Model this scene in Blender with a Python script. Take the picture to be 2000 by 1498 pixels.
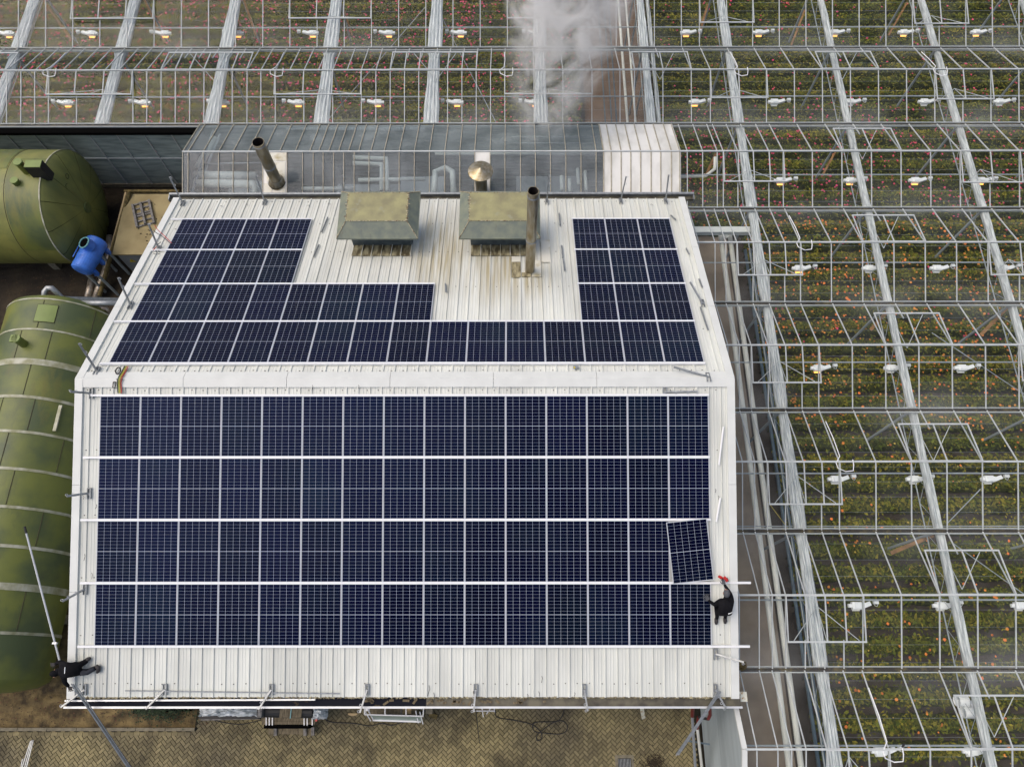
import bpy, bmesh, math, random
import numpy as np
from mathutils import Vector, Matrix
random.seed(7); rng = np.random.default_rng(7)
for o in list(bpy.data.objects): bpy.data.objects.remove(o)
S = bpy.context.scene
C = S.collection
# ------------------------------------------------------------------ camera
CX, CY, CZ = 11.755, -7.887, 27.020
TILT, ROLL, YAW, FPX = 0.3867, 0.0043, 0.0038, 1406.8
cam = bpy.data.cameras.new('camera'); cam.sensor_width = 36; cam.lens = FPX/2000*36
cam.clip_start = .1; cam.clip_end = 800
co = bpy.data.objects.new('camera', cam); C.objects.link(co)
co.matrix_world = Matrix.Translation((CX, CY, CZ)) @ Matrix.Rotation(YAW, 4, 'Z') @ Matrix.Rotation(TILT, 4, 'X') @ Matrix.Rotation(-ROLL, 4, 'Z')
S.camera = co
# ------------------------------------------------------------------ sky, sun, exposure
W = bpy.data.worlds.new('World'); S.world = W; W.use_nodes = True
nt = W.node_tree; bg = nt.nodes['Background']
sky = nt.nodes.new('ShaderNodeTexSky'); sky.sky_type = 'NISHITA'; sky.sun_disc = False
SUN_EL, SUN_AZ = math.radians(62), math.radians(278)
sky.sun_elevation = SUN_EL; sky.sun_rotation = SUN_AZ
sky.air_density = 1.0; sky.dust_density = 6.0; sky.ozone_density = 0.6
nt.links.new(sky.outputs[0], bg.inputs[0]); bg.inputs[1].default_value = 0.15
sl = bpy.data.lights.new('sun', 'SUN'); sl.energy = .9; sl.angle = math.radians(75); sl.color = (1, .975, .93)
so = bpy.data.objects.new('sun', sl); C.objects.link(so); so.location = (10, -30, 60)
sd = Vector((math.sin(SUN_AZ)*math.cos(SUN_EL), math.cos(SUN_AZ)*math.cos(SUN_EL), math.sin(SUN_EL)))
so.rotation_euler = sd.to_track_quat('Z', 'Y').to_euler()
S.view_settings.view_transform = 'Standard'; S.view_settings.look = 'None'
S.view_settings.exposure = 0.08; S.view_settings.gamma = 1; S.view_settings.use_curve_mapping = False
try:
    S.cycles.transparent_max_bounces = 24; S.cycles.volume_bounces = 3; S.cycles.volume_step_rate = 2.0
except Exception: pass

# ------------------------------------------------------------------ measuring helper: photo pixel + real height -> world point
def ray(px, py):
    u = (px-1000)/FPX; v = (749-py)/FPX
    c, s = math.cos(ROLL), math.sin(ROLL); u, v = c*u+s*v, -s*u+c*v
    ct, st = math.cos(TILT), math.sin(TILT); x, y, z = u, st+v*ct, -ct+v*st
    c, s = math.cos(YAW), math.sin(YAW)
    return Vector((c*x-s*y, s*x+c*y, z))
def at(px, py, z):
    d = ray(px, py); k = (z-CZ)/d.z; return Vector((CX+k*d.x, CY+k*d.y, z))
PH = 0.3413; CP, SP = math.cos(PH), math.sin(PH); RZ = 8.0
def hit(px, py, n, d0):
    d = ray(px, py); c = Vector((CX, CY, CZ)); k = (d0-n.dot(c))/n.dot(d); return c+k*d
NF, NB = Vector((0, -SP, CP)), Vector((0, SP, CP))
def onF(px, py, h=0): return hit(px, py, NF, RZ*CP+h)
def onB(px, py, h=0): return hit(px, py, NB, RZ*CP+h)
def FR(x, s, h=0): return Vector((x, -s*CP, RZ-s*SP))+NF*h
def BR(x, s, h=0): return Vector((x, s*CP, RZ-s*SP))+NB*h

# ------------------------------------------------------------------ materials
MT = {}
def nodes(m): return m.node_tree.nodes, m.node_tree.links
def mat(name, col, rough=.6, metal=0, var=.0, scale=3., detail=6, stretch=(1, 1, 1), col2=None, bump=0, bscale=20, spec=.5, rand=0, island=0, contrast=(.35, .65)):
    """base colour with noise mixing to col2, optional per-object / per-island brightness"""
    m = bpy.data.materials.new(name); m.use_nodes = True; N, L = nodes(m); b = N['Principled BSDF']
    b.inputs['Roughness'].default_value = rough; b.inputs['Metallic'].default_value = metal
    b.inputs['Specular IOR Level'].default_value = spec
    geo = N.new('ShaderNodeNewGeometry'); mp = N.new('ShaderNodeMapping'); mp.inputs['Scale'].default_value = stretch
    L.new(geo.outputs['Position'], mp.inputs['Vector'])
    last = None
    if col2 is None: col2 = tuple(c*(1-var) for c in col)
    nz = N.new('ShaderNodeTexNoise'); nz.inputs['Scale'].default_value = scale; nz.inputs['Detail'].default_value = detail
    L.new(mp.outputs[0], nz.inputs['Vector'])
    mr = N.new('ShaderNodeMapRange'); mr.inputs[1].default_value = contrast[0]; mr.inputs[2].default_value = contrast[1]
    L.new(nz.outputs[0], mr.inputs[0])
    mx = N.new('ShaderNodeMix'); mx.data_type = 'RGBA'; mx.inputs[6].default_value = (*col, 1); mx.inputs[7].default_value = (*col2, 1)
    L.new(mr.outputs[0], mx.inputs[0]); last = mx.outputs[2]
    if rand or island:
        hs = N.new('ShaderNodeHueSaturation'); add = N.new('ShaderNodeMath'); add.operation = 'MULTIPLY_ADD'
        if island and rand:
            oi = N.new('ShaderNodeObjectInfo'); a2 = N.new('ShaderNodeMath'); a2.operation = 'ADD'
            L.new(oi.outputs['Random'], a2.inputs[0]); L.new(geo.outputs['Random Per Island'], a2.inputs[1])
            fr = N.new('ShaderNodeMath'); fr.operation = 'FRACT'; L.new(a2.outputs[0], fr.inputs[0]); src = fr.outputs[0]
        elif rand:
            oi = N.new('ShaderNodeObjectInfo'); src = oi.outputs['Random']
        else: src = geo.outputs['Random Per Island']
        k = max(rand, island)
        L.new(src, add.inputs[0]); add.inputs[1].default_value = 2*k; add.inputs[2].default_value = 1-k
        L.new(add.outputs[0], hs.inputs['Value']); L.new(last, hs.inputs['Color']); last = hs.outputs[0]
    L.new(last, b.inputs['Base Color'])
    m['last'] = 1
    if bump:
        n2 = N.new('ShaderNodeTexNoise'); n2.inputs['Scale'].default_value = bscale; n2.inputs['Detail'].default_value = 4
        L.new(mp.outputs[0], n2.inputs['Vector'])
        bp = N.new('ShaderNodeBump'); bp.inputs['Strength'].default_value = bump; bp.inputs['Distance'].default_value = .03
        L.new(n2.outputs[0], bp.inputs['Height']); L.new(bp.outputs[0], b.inputs['Normal'])
    MT[name] = m; return m
def glass(name, tint=(.93, .96, .95), haze=.03, hazecol=(.75, .78, .78), patch=.1, ior=1.42, band=0, rough=.03):
    """clear sheet: transparent + fresnel gloss, plus a dirt film (diffuse) in noise patches"""
    m = bpy.data.materials.new(name); m.use_nodes = True; N, L = nodes(m)
    for n in list(N):
        if n.type != 'OUTPUT_MATERIAL': N.remove(n)
    out = [n for n in N if n.type == 'OUTPUT_MATERIAL'][0]
    tr = N.new('ShaderNodeBsdfTransparent'); tr.inputs[0].default_value = (*tint, 1)
    gl = N.new('ShaderNodeBsdfGlossy'); gl.inputs['Roughness'].default_value = rough
    df = N.new('ShaderNodeBsdfDiffuse'); df.inputs[0].default_value = (*hazecol, 1)
    fr = N.new('ShaderNodeFresnel'); fr.inputs[0].default_value = ior
    g0 = N.new('ShaderNodeNewGeometry'); ff = N.new('ShaderNodeMath'); ff.operation = 'SUBTRACT'; ff.inputs[0].default_value = 1; L.new(g0.outputs['Backfacing'], ff.inputs[1])   # coat the outer face only
    fm = N.new('ShaderNodeMath'); fm.operation = 'MULTIPLY'; L.new(fr.outputs[0], fm.inputs[0]); L.new(ff.outputs[0], fm.inputs[1])
    m1 = N.new('ShaderNodeMixShader'); L.new(fm.outputs[0], m1.inputs[0]); L.new(tr.outputs[0], m1.inputs[1]); L.new(gl.outputs[0], m1.inputs[2])
    geo = N.new('ShaderNodeNewGeometry')
    nz = N.new('ShaderNodeTexNoise'); nz.inputs['Scale'].default_value = .9; nz.inputs['Detail'].default_value = 7; L.new(geo.outputs['Position'], nz.inputs['Vector'])
    mr = N.new('ShaderNodeMapRange'); mr.inputs[1].default_value = .38; mr.inputs[2].default_value = .75; mr.inputs[3].default_value = haze; mr.inputs[4].default_value = haze+patch
    L.new(nz.outputs[0], mr.inputs[0]); src = mr.outputs[0]
    if band:   # condensation / dirt collecting low on the slope, by real height of the pane edge
        sp = N.new('ShaderNodeSeparateXYZ'); L.new(geo.outputs['Position'], sp.inputs[0])
        m2 = N.new('ShaderNodeMapRange'); m2.inputs[1].default_value = 3.95; m2.inputs[2].default_value = 4.4; m2.inputs[3].default_value = band; m2.inputs[4].default_value = 0
        L.new(sp.outputs[2], m2.inputs[0])
        n3 = N.new('ShaderNodeTexNoise'); n3.inputs['Scale'].default_value = .25; n3.inputs['Detail'].default_value = 3; L.new(geo.outputs['Position'], n3.inputs['Vector'])
        m3 = N.new('ShaderNodeMapRange'); m3.inputs[1].default_value = .4; m3.inputs[2].default_value = .65; L.new(n3.outputs[0], m3.inputs[0])
        mu = N.new('ShaderNodeMath'); mu.operation = 'MULTIPLY_ADD'; L.new(m2.outputs[0], mu.inputs[0]); L.new(m3.outputs[0], mu.inputs[1]); L.new(src, mu.inputs[2]); src = mu.outputs[0]
    hm = N.new('ShaderNodeMath'); hm.operation = 'MULTIPLY'; L.new(src, hm.inputs[0]); L.new(ff.outputs[0], hm.inputs[1])
    m4 = N.new('ShaderNodeMixShader'); L.new(hm.outputs[0], m4.inputs[0]); L.new(m1.outputs[0], m4.inputs[1]); L.new(df.outputs[0], m4.inputs[2])
    L.new(m4.outputs[0], out.inputs[0]); MT[name] = m; return m

mat('white_sheet', (.66, .68, .635), .45, var=.2, scale=1.2, stretch=(1, .25, .25), bump=.05, bscale=9, spec=.3)
mat('white_trim', (.64, .66, .635), .5, var=.08, scale=2)
mat('dirty_white', (.66, .65, .57), .6, col2=(.36, .30, .14), scale=2.5, contrast=(.5, .75))
mat('galv', (.34, .36, .37), .45, metal=.55, var=.3, scale=9)
mat('alu', (.54, .56, .58), .4, metal=.25, var=.08, scale=5)
mat('rail_white', (.78, .79, .80), .4, var=.04)
mat('frame_alu', (.55, .57, .62), .4, metal=.0, var=.05)
mat('backsheet', (.42, .45, .50), .6, spec=.2)
mat('gh_bar', (.47, .50, .50), .45, var=.12, scale=4)
mat('gh_bar_old', (.40, .37, .29), .6, var=.3, scale=6)
mat('gutter_dark', (.025, .022, .016), .7, col2=(.10, .08, .03), scale=5, contrast=(.5, .7))
mat('black_gutter', (.012, .014, .022), .85, spec=.12, col2=(.16, .12, .06), scale=2.2, contrast=(.62, .7))
mat('wet_gutter', (.14, .13, .09), .5, col2=(.05, .045, .035), scale=3)
mat('steel_flue', (.36, .33, .26), .38, metal=.75, col2=(.24, .19, .10), scale=3, stretch=(3, 3, .7))
mat('flue_inside', (.015, .010, .009), .9)
mat('cowl_green', (.30, .285, .135), .55, col2=(.20, .185, .10), scale=2.5, bump=.1)
mat('cowl_side', (.205, .225, .165), .5, col2=(.14, .165, .14), scale=4)
mat('cowl_duct', (.10, .13, .14), .5, var=.4, scale=5)
mat('seal', (.40, .36, .24), .7, col2=(.12, .06, .03), scale=14, contrast=(.5, .6))
mat('stained', (.40, .36, .22), .7, col2=(.10, .08, .04), scale=6, stretch=(1.5, .4, .4), contrast=(.35, .6))
mat('tank_green', (.135, .155, .030), .5, col2=(.062, .085, .032), scale=.8, contrast=(.4, .62), detail=11, bump=.08, bscale=30)
mat('tank_olive', (.215, .215, .052), .5, col2=(.12, .13, .035), scale=1.2, detail=9, stretch=(1, 1, .4))
def streaks(name, col, lo=.56, hi=.72, sc=(2.2, 2.2, .35), k=.7):
    m = MT[name]; N, L = nodes(m); b = N['Principled BSDF']; prev = b.inputs['Base Color'].links[0].from_socket
    geo = N.new('ShaderNodeNewGeometry'); mp = N.new('ShaderNodeMapping'); mp.inputs['Scale'].default_value = sc; L.new(geo.outputs['Position'], mp.inputs[0])
    nz = N.new('ShaderNodeTexNoise'); nz.inputs['Scale'].default_value = 1.1; nz.inputs['Detail'].default_value = 8; nz.inputs['Roughness'].default_value = .65; L.new(mp.outputs[0], nz.inputs['Vector'])
    mr = N.new('ShaderNodeMapRange'); mr.inputs[1].default_value = lo; mr.inputs[2].default_value = hi; mr.inputs[4].default_value = k; L.new(nz.outputs[0], mr.inputs[0])
    mx = N.new('ShaderNodeMix'); mx.data_type = 'RGBA'; mx.inputs[7].default_value = (*col, 1)
    L.new(mr.outputs[0], mx.inputs[0]); L.new(prev, mx.inputs[6]); L.new(mx.outputs[2], b.inputs['Base Color'])
streaks('tank_green', (.26, .22, .03), .54, .70, (.8, .25, .25), .55); streaks('tank_green', (.030, .042, .030), .56, .74, (1.6, .5, .5), .6)
streaks('tank_olive', (.10, .125, .04), .50, .66, (.4, 1.2, .8), .6); streaks('tank_olive', (.10, .05, .015), .62, .76, (1.5, 4, .4), .5)
streaks('cowl_green', (.30, .33, .28), .58, .72, (2, 2, 1), .5); streaks('cowl_side', (.13, .09, .035), .60, .74, (5, 2, .6), .6)
mat('tank_patch', (.17, .23, .055), .5, var=.15, scale=3)
mat('tank_band', (.42, .42, .34), .5, col2=(.22, .22, .12), scale=3)
mat('tank_seam', (.03, .028, .008), .8)
mat('blue_plastic', (.055, .19, .68), .4, var=.25, scale=4)
mat('teal_rim', (.14, .34, .36), .5)
mat('black', (.008, .008, .009), .6)
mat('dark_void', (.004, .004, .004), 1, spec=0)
mat('tan_roof', (.33, .27, .135), .8, col2=(.24, .19, .09), scale=1.4, bump=.3, bscale=60)
mat('cabinet_grey', (.26, .28, .30), .5, var=.15)
mat('yellow_sign', (.60, .47, .02), .5)
mat('old_wood', (.20, .165, .105), .8, col2=(.09, .07, .04), scale=9, stretch=(3, .6, 1), bump=.3)
mat('grey_wood', (.24, .23, .22), .85, col2=(.10, .095, .09), scale=8, bump=.3)
mat('mossy_wood', (.17, .125, .045), .9, col2=(.055, .045, .015), scale=9, bump=.4)
mat('foil', (.42, .38, .33), .35, metal=.6, col2=(.25, .20, .15), scale=9, bump=.7, bscale=14)
mat('soil', (.042, .030, .016), .95, col2=(.014, .010, .007), scale=1.1, detail=10, bump=.9, bscale=9)
mat('grass_soil', (.20, .145, .062), .95, col2=(.045, .032, .016), scale=2.6, detail=12, bump=1, bscale=14)
mat('leaf_litter', (.07, .022, .012), .8, island=.9, col2=(.07, .05, .02), scale=3)
mat('gh_floor', (.080, .066, .052), .9, col2=(.055, .042, .030), scale=2, detail=9, bump=.3)
mat('gh_path', (.36, .285, .21), .85, col2=(.23, .18, .13), scale=.8, detail=8)
mat('gh_path_brown', (.19, .125, .082), .9, col2=(.13, .085, .055), scale=1.5)
mat('joint_sand', (.020, .017, .008), .95, col2=(.01, .009, .005), scale=3, bump=.5)
mat('kerb', (.20, .18, .13), .9, var=.35, scale=6, bump=.3)
mat('leaf', (.118, .126, .013), .75, col2=(.062, .080, .007), scale=2.2, island=.65, spec=.25)
mat('leaf_light', (.21, .175, .016), .75, col2=(.14, .135, .014), scale=2, island=.5, spec=.25)
mat('mound', (.075, .085, .010), .95, col2=(.026, .032, .006), scale=5, bump=1, bscale=18)
mat('pink_bloom', (.72, .075, .17), .6, col2=(.55, .04, .06), scale=1.3, island=.4)
mat('orange_bloom', (.80, .17, .018), .6, col2=(.62, .26, .03), scale=1.1, island=.4)
mat('yellow_bloom', (.50, .36, .04), .6, island=.4)
mat('screen_cloth', (.66, .69, .70), .8, col2=(.36, .39, .41), scale=5, stretch=(7, .35, 1), contrast=(.38, .62), bump=.6, bscale=9)
mat('wall_cloth', (.34, .40, .38), .8, col2=(.20, .245, .235), scale=2.2, stretch=(.5, .5, 3), bump=.5, bscale=4)
mat('pipe_white', (.74, .74, .68), .5, var=.2, scale=1.2)
mat('pipe_blue', (.10, .15, .19), .5, var=.3, scale=2)
mat('truss', (.33, .37, .39), .5, var=.2)
mat('lamp_white', (.80, .82, .82), .4)
mat('orange_bar', (.30, .15, .045), .7, var=.4, scale=4)
mat('white_panel', (.70, .70, .67), .55, col2=(.50, .50, .46), scale=1.6, stretch=(1, .5, .5), detail=9, contrast=(.42, .7))
mat('wall_panel', (.42, .48, .50), .6, var=.25, scale=.8, stretch=(1, .3, 3))
mat('boiler_floor', (.14, .165, .18), .8, var=.4, scale=.8)
mat('boiler_steel', (.30, .32, .33), .4, metal=.4)
mat('black_cloth', (.0045, .0045, .006), .9, col2=(.009, .009, .011), scale=12, bump=.5, bscale=16, spec=.15)
mat('jeans', (.030, .034, .045), .9, var=.3, scale=14)
mat('boot', (.028, .025, .026), .7)
mat('glove', (.07, .075, .085), .8)
mat('skin', (.42, .21, .13), .6)
mat('reflective', (.85, .87, .85), .3)
mat('red_tool', (.45, .02, .012), .35)
mat('cable_red', (.5, .015, .02), .5); mat('cable_green', (.12, .20, .03), .5); mat('cable_yellow', (.42, .34, .06), .5)
mat('rubber', (.012, .012, .013), .6)
mat('dark_red', (.13, .015, .012), .5)
mat('plastic_wrap', (.62, .66, .68), .25, col2=(.34, .38, .40), scale=4, bump=1, bscale=8, contrast=(.45, .6))
mat('glass_stack', (.28, .36, .32), .15, var=.1)
mat('shrub', (.018, .035, .012), .8, island=.7)
mat('white_plastic', (.66, .66, .56), .6, col2=(.34, .20, .06), scale=12, contrast=(.55, .65))
mat('bare_wood', (.46, .34, .18), .8)
mat('screw', (.06, .055, .05), .6)
glass('clear_glass', tint=(.975, .985, .98), haze=.005, patch=.028, band=.11, ior=1.22)
glass('boiler_glass', tint=(.86, .90, .92), haze=.15, hazecol=(.42, .46, .49), patch=.26, ior=1.3)
glass('boiler_glass_north', tint=(.84, .89, .90), haze=.22, hazecol=(.36, .41, .42), patch=.28, ior=1.3)
# paving bricks: per-brick shade, hue patches and mossy darkening with world position
m = mat('paver', (.235, .198, .098), .85, col2=(.11, .094, .056), scale=.42, detail=9, island=.25, rand=.25, bump=.25, bscale=30, contrast=(.36, .66))
N, L = nodes(m); b = N['Principled BSDF']; prev = b.inputs['Base Color'].links[0].from_socket
geo = N.new('ShaderNodeNewGeometry'); nz = N.new('ShaderNodeTexNoise'); nz.inputs['Scale'].default_value = .55; nz.inputs['Detail'].default_value = 6
L.new(geo.outputs['Position'], nz.inputs['Vector']); mr = N.new('ShaderNodeMapRange'); mr.inputs[1].default_value = .54; mr.inputs[2].default_value = .70; mr.inputs[4].default_value = .85
L.new(nz.outputs[0], mr.inputs[0]); mx = N.new('ShaderNodeMix'); mx.data_type = 'RGBA'; mx.inputs[7].default_value = (.035, .028, .016, 1)
L.new(mr.outputs[0], mx.inputs[0]); L.new(prev, mx.inputs[6]); L.new(mx.outputs[2], b.inputs['Base Color'])
# solar cell: near black blue, weak coated reflection
m = mat('cell', (.0008, .0016, .014), .2, col2=(.002, .006, .016), scale=.55, detail=5, spec=.16, rand=.3, contrast=(.45, .68)); m.node_tree.nodes['Principled BSDF'].inputs['Specular Tint'].default_value = (.30, .45, 1, 1)
# white roof sheets: brown-yellow run-off below and beside the two cowls, streaked down the slope
m = MT['white_sheet']; N, L = nodes(m); b = N['Principled BSDF']; prev = b.inputs['Base Color'].links[0].from_socket
geo = N.new('ShaderNodeNewGeometry'); sp = N.new('ShaderNodeSeparateXYZ'); L.new(geo.outputs['Position'], sp.inputs[0])
mp = N.new('ShaderNodeMapping'); mp.inputs['Scale'].default_value = (5, .22, .22); L.new(geo.outputs['Position'], mp.inputs[0])
nz = N.new('ShaderNodeTexNoise'); nz.inputs['Scale'].default_value = 1.5; nz.inputs['Detail'].default_value = 5; L.new(mp.outputs[0], nz.inputs['Vector'])
st = N.new('ShaderNodeMapRange'); st.inputs[1].default_value = .36; st.inputs[2].default_value = .62; L.new(nz.outputs[0], st.inputs[0])
def blob(x, y, rx, ry):
    a = N.new('ShaderNodeVectorMath'); a.operation = 'SUBTRACT'; a.inputs[1].default_value = (x, y, 0)
    cz = N.new('ShaderNodeCombineXYZ'); L.new(sp.outputs[0], cz.inputs[0]); L.new(sp.outputs[1], cz.inputs[1]); L.new(cz.outputs[0], a.inputs[0])
    d = N.new('ShaderNodeVectorMath'); d.operation = 'DIVIDE'; d.inputs[1].default_value = (rx, ry, 1); L.new(a.outputs[0], d.inputs[0])
    l = N.new('ShaderNodeVectorMath'); l.operation = 'LENGTH'; L.new(d.outputs[0], l.inputs[0])
    r = N.new('ShaderNodeMapRange'); r.inputs[1].default_value = .25; r.inputs[2].default_value = 1; r.inputs[3].default_value = 1; r.inputs[4].default_value = 0; L.new(l.outputs['Value'], r.inputs[0]); return r.outputs[0]
mask = None
for q in [(9.4, 5.6, 1.5, 2.6), (11.4, 4.6, 1.8, 2.0), (12.3, 4.2, 1.0, 1.2), (8.9, 6.6, .5, 1.6)]:
    v = blob(*q)
    if mask is None: mask = v
    else:
        a = N.new('ShaderNodeMath'); a.operation = 'MAXIMUM'; L.new(mask, a.inputs[0]); L.new(v, a.inputs[1]); mask = a.outputs[0]
mu = N.new('ShaderNodeMath'); mu.operation = 'MULTIPLY'; L.new(mask, mu.inputs[0]); L.new(st.outputs[0], mu.inputs[1])
# general light dirt streaks on the rear slope
rear = N.new('ShaderNodeMapRange'); rear.inputs[1].default_value = 0; rear.inputs[2].default_value = 8; rear.inputs[3].default_value = 0.02; rear.inputs[4].default_value = .16; L.new(sp.outputs[1], rear.inputs[0])
m2 = N.new('ShaderNodeMath'); m2.operation = 'MULTIPLY'; L.new(rear.outputs[0], m2.inputs[0]); L.new(st.outputs[0], m2.inputs[1])
m3 = N.new('ShaderNodeMath'); m3.operation = 'MULTIPLY_ADD'; L.new(mu.outputs[0], m3.inputs[0]); m3.inputs[1].default_value = .62; L.new(m2.outputs[0], m3.inputs[2])
mx = N.new('ShaderNodeMix'); mx.data_type = 'RGBA'; mx.inputs[7].default_value = (.30, .24, .10, 1)
L.new(m3.outputs[0], mx.inputs[0]); L.new(prev, mx.inputs[6]); L.new(mx.outputs[2], b.inputs['Base Color'])
def emit(name, col, s):
    m = bpy.data.materials.new(name); m.use_nodes = True; b = m.node_tree.nodes['Principled BSDF']
    b.inputs['Base Color'].default_value = (*col, 1); b.inputs['Emission Color'].default_value = (*col, 1); b.inputs['Emission Strength'].default_value = s; MT[name] = m
emit('lamp_glow', (1, .42, .08), 2.2)
emit('lamp_off', (.8, .8, .75), 0.0)

# ------------------------------------------------------------------ mesh builder
class MB:
    def __init__(s): s.v = []; s.f = []; s.m = []
    def add(s, vs, fs, mi=0):
        o = len(s.v); s.v += [tuple(v) for v in vs]; s.f += [tuple(i+o for i in f) for f in fs]; s.m += [mi]*len(fs); return s
    def box(s, c, d, rot=None, mi=0):
        c = Vector(c); h = Vector(d)/2; vs = []
        for x in (-1, 1):
            for y in (-1, 1):
                for z in (-1, 1):
                    p = Vector((x*h.x, y*h.y, z*h.z)); vs.append(c+(rot @ p if rot else p))
        return s.add(vs, [(0, 1, 3, 2), (4, 6, 7, 5), (0, 4, 5, 1), (2, 3, 7, 6), (0, 2, 6, 4), (1, 5, 7, 3)], mi)
    def bar(s, p, q, w, h=None, up=(0, 0, 1), mi=0):
        p = Vector(p); q = Vector(q); h = h or w; d = (q-p); L = d.length
        if L < 1e-6: return s
        d.normalize(); u = Vector(up)
        if abs(d.dot(u)) > .98: u = Vector((0, 1, 0))
        a = d.cross(u).normalized(); b = a.cross(d).normalized()
        return s.box((p+q)/2, (w, L, h), Matrix((a, d, b)).transposed(), mi)
    def tube(s, pts, r, n=8, mi=0, cap=True):
        pts = [Vector(p) for p in pts]; rs = r if isinstance(r, (list, tuple)) else [r]*len(pts)
        vs = []; ref = None
        for i, p in enumerate(pts):
            t = (pts[min(i+1, len(pts)-1)]-pts[max(i-1, 0)]).normalized()
            if ref is None:
                ref = Vector((0, 0, 1)) if abs(t.z) < .9 else Vector((1, 0, 0))
            a = t.cross(ref)
            if a.length < 1e-4: a = t.cross(Vector((1, 0, 0)))
            a.normalize(); b = a.cross(t).normalized(); ref = b
            for k in range(n):
                an = 2*math.pi*k/n; vs.append(p+(a*math.cos(an)+b*math.sin(an))*rs[i])
        fs = []
        for i in range(len(pts)-1):
            for k in range(n):
                fs.append((i*n+k, i*n+(k+1) % n, (i+1)*n+(k+1) % n, (i+1)*n+k))
        if cap: fs.append(tuple(range(n))[::-1]); fs.append(tuple((len(pts)-1)*n+k for k in range(n)))
        return s.add(vs, fs, mi)
    def quad(s, a, b, c, d, mi=0): return s.add([a, b, c, d], [(0, 1, 2, 3)], mi)
    def slab(s, pts, th, mi=0):   # planar polygon with thickness along its normal
        pts = [Vector(p) for p in pts]; n = (pts[1]-pts[0]).cross(pts[2]-pts[0]).normalized()*th; k = len(pts)
        fs = [tuple(range(k)), tuple(range(2*k-1, k-1, -1))]+[(i, i+k, (i+1) % k+k, (i+1) % k) for i in range(k)]
        return s.add(pts+[p-n for p in pts], fs, mi)
    def mesh(s, name, mats, off=(0, 0, 0), smooth=False):
        me = bpy.data.meshes.new(name); o = Vector(off)
        me.from_pydata([tuple(Vector(v)-o) for v in s.v], [], s.f)
        for m in (mats if isinstance(mats, (list, tuple)) else [mats]): me.materials.append(MT[m])
        if len(me.materials) > 1: me.polygons.foreach_set('material_index', s.m)
        if smooth: me.polygons.foreach_set('use_smooth', [True]*len(me.polygons))
        me.update(); return me
    def build(s, name, mats, parent=None, smooth=False, kind=None, label=None):
        off = wloc(parent) if parent else (0, 0, 0)
        o = bpy.data.objects.new(name, s.mesh(name, mats, off, smooth)); C.objects.link(o)
        if parent: o.parent = parent
        if kind: o['kind'] = kind
        if label: o['label'] = label
        return o
def wloc(o):
    v = Vector((0, 0, 0))
    while o: v += Vector(o.location); o = o.parent
    return v
def inst(name, me, parent=None, loc=(0, 0, 0), rot=None, kind=None):
    o = bpy.data.objects.new(name, me); C.objects.link(o)
    if parent: o.parent = parent
    o.location = loc
    if rot is not None: o.rotation_euler = rot
    if kind: o['kind'] = kind
    return o
def tag(o, label, cat, group=None):
    o['label'] = label; o['category'] = cat
    if group: o['group'] = group
    return o
def thing(name, label, cat, loc=(0, 0, 0), group=None):
    o = bpy.data.objects.new(name, None); C.objects.link(o); o.location = loc; o.empty_display_size = .2
    return tag(o, label, cat, group)
def struct(o): o['kind'] = 'structure'; return o
def npmesh(name, V, F, mats, mi=None):
    me = bpy.data.meshes.new(name); me.vertices.add(len(V)); me.vertices.foreach_set('co', np.asarray(V, np.float32).ravel())
    n = F.shape[1]; me.loops.add(F.size); me.loops.foreach_set('vertex_index', F.astype(np.int32).ravel())
    me.polygons.add(len(F)); me.polygons.foreach_set('loop_start', np.arange(0, F.size, n, dtype=np.int32)); me.polygons.foreach_set('loop_total', np.full(len(F), n, np.int32))
    for m in mats: me.materials.append(MT[m])
    if mi is not None: me.polygons.foreach_set('material_index', mi.astype(np.int32))
    me.update(); me.validate(); return me
ORD = ['first', 'second', 'third', 'fourth', 'fifth', 'sixth', 'seventh', 'eighth', 'ninth', 'tenth', 'eleventh', 'twelfth', 'thirteenth', 'fourteenth', 'fifteenth', 'sixteenth']

# ================================================================== GROUND
def sheet(name, x0, y0, x1, y1, z, m, n=1, amp=0):
    b = MB(); 
    for i in range(n+1):
        for j in range(n+1):
            b.v.append((x0+(x1-x0)*i/n, y0+(y1-y0)*j/n, z+(random.uniform(-amp, amp) if amp else 0)))
    for i in range(n):
        for j in range(n):
            a = i*(n+1)+j; b.f.append((a, a+n+1, a+n+2, a+1)); b.m.append(0)
    return struct(b.build(name, m))
sheet('terrain', -400, -400, 400, 400, -.06, 'soil')
sheet('soil_yard', -30, -9.6, 1.55, 2.0, -.02, 'grass_soil', 60, .03)
sheet('soil_yard', -30, 2.0, 1.55, 12.7, -.015, 'soil', 60, .03)
sheet('paving_bed', -30, -22, .95, -9.5, .012, 'joint_sand')
sheet('paving_bed', .95, -22, 18.1, -8.55, .012, 'joint_sand')
sheet('greenhouse_floor', -30, 12.9, 15.2, 60, .0, 'gh_floor')
sheet('greenhouse_floor', 18.2, -40, 70, 60, .002, 'gh_floor')
sheet('greenhouse_path', 18.2, -40, 21.15, 12.9, .008, 'gh_path')
sheet('greenhouse_path', 15.2, 12.9, 18.19, 60, .008, 'gh_path_brown')
sheet('boiler_floor', -.9, 8.6, 18.15, 12.85, .010, 'boiler_floor')

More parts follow.
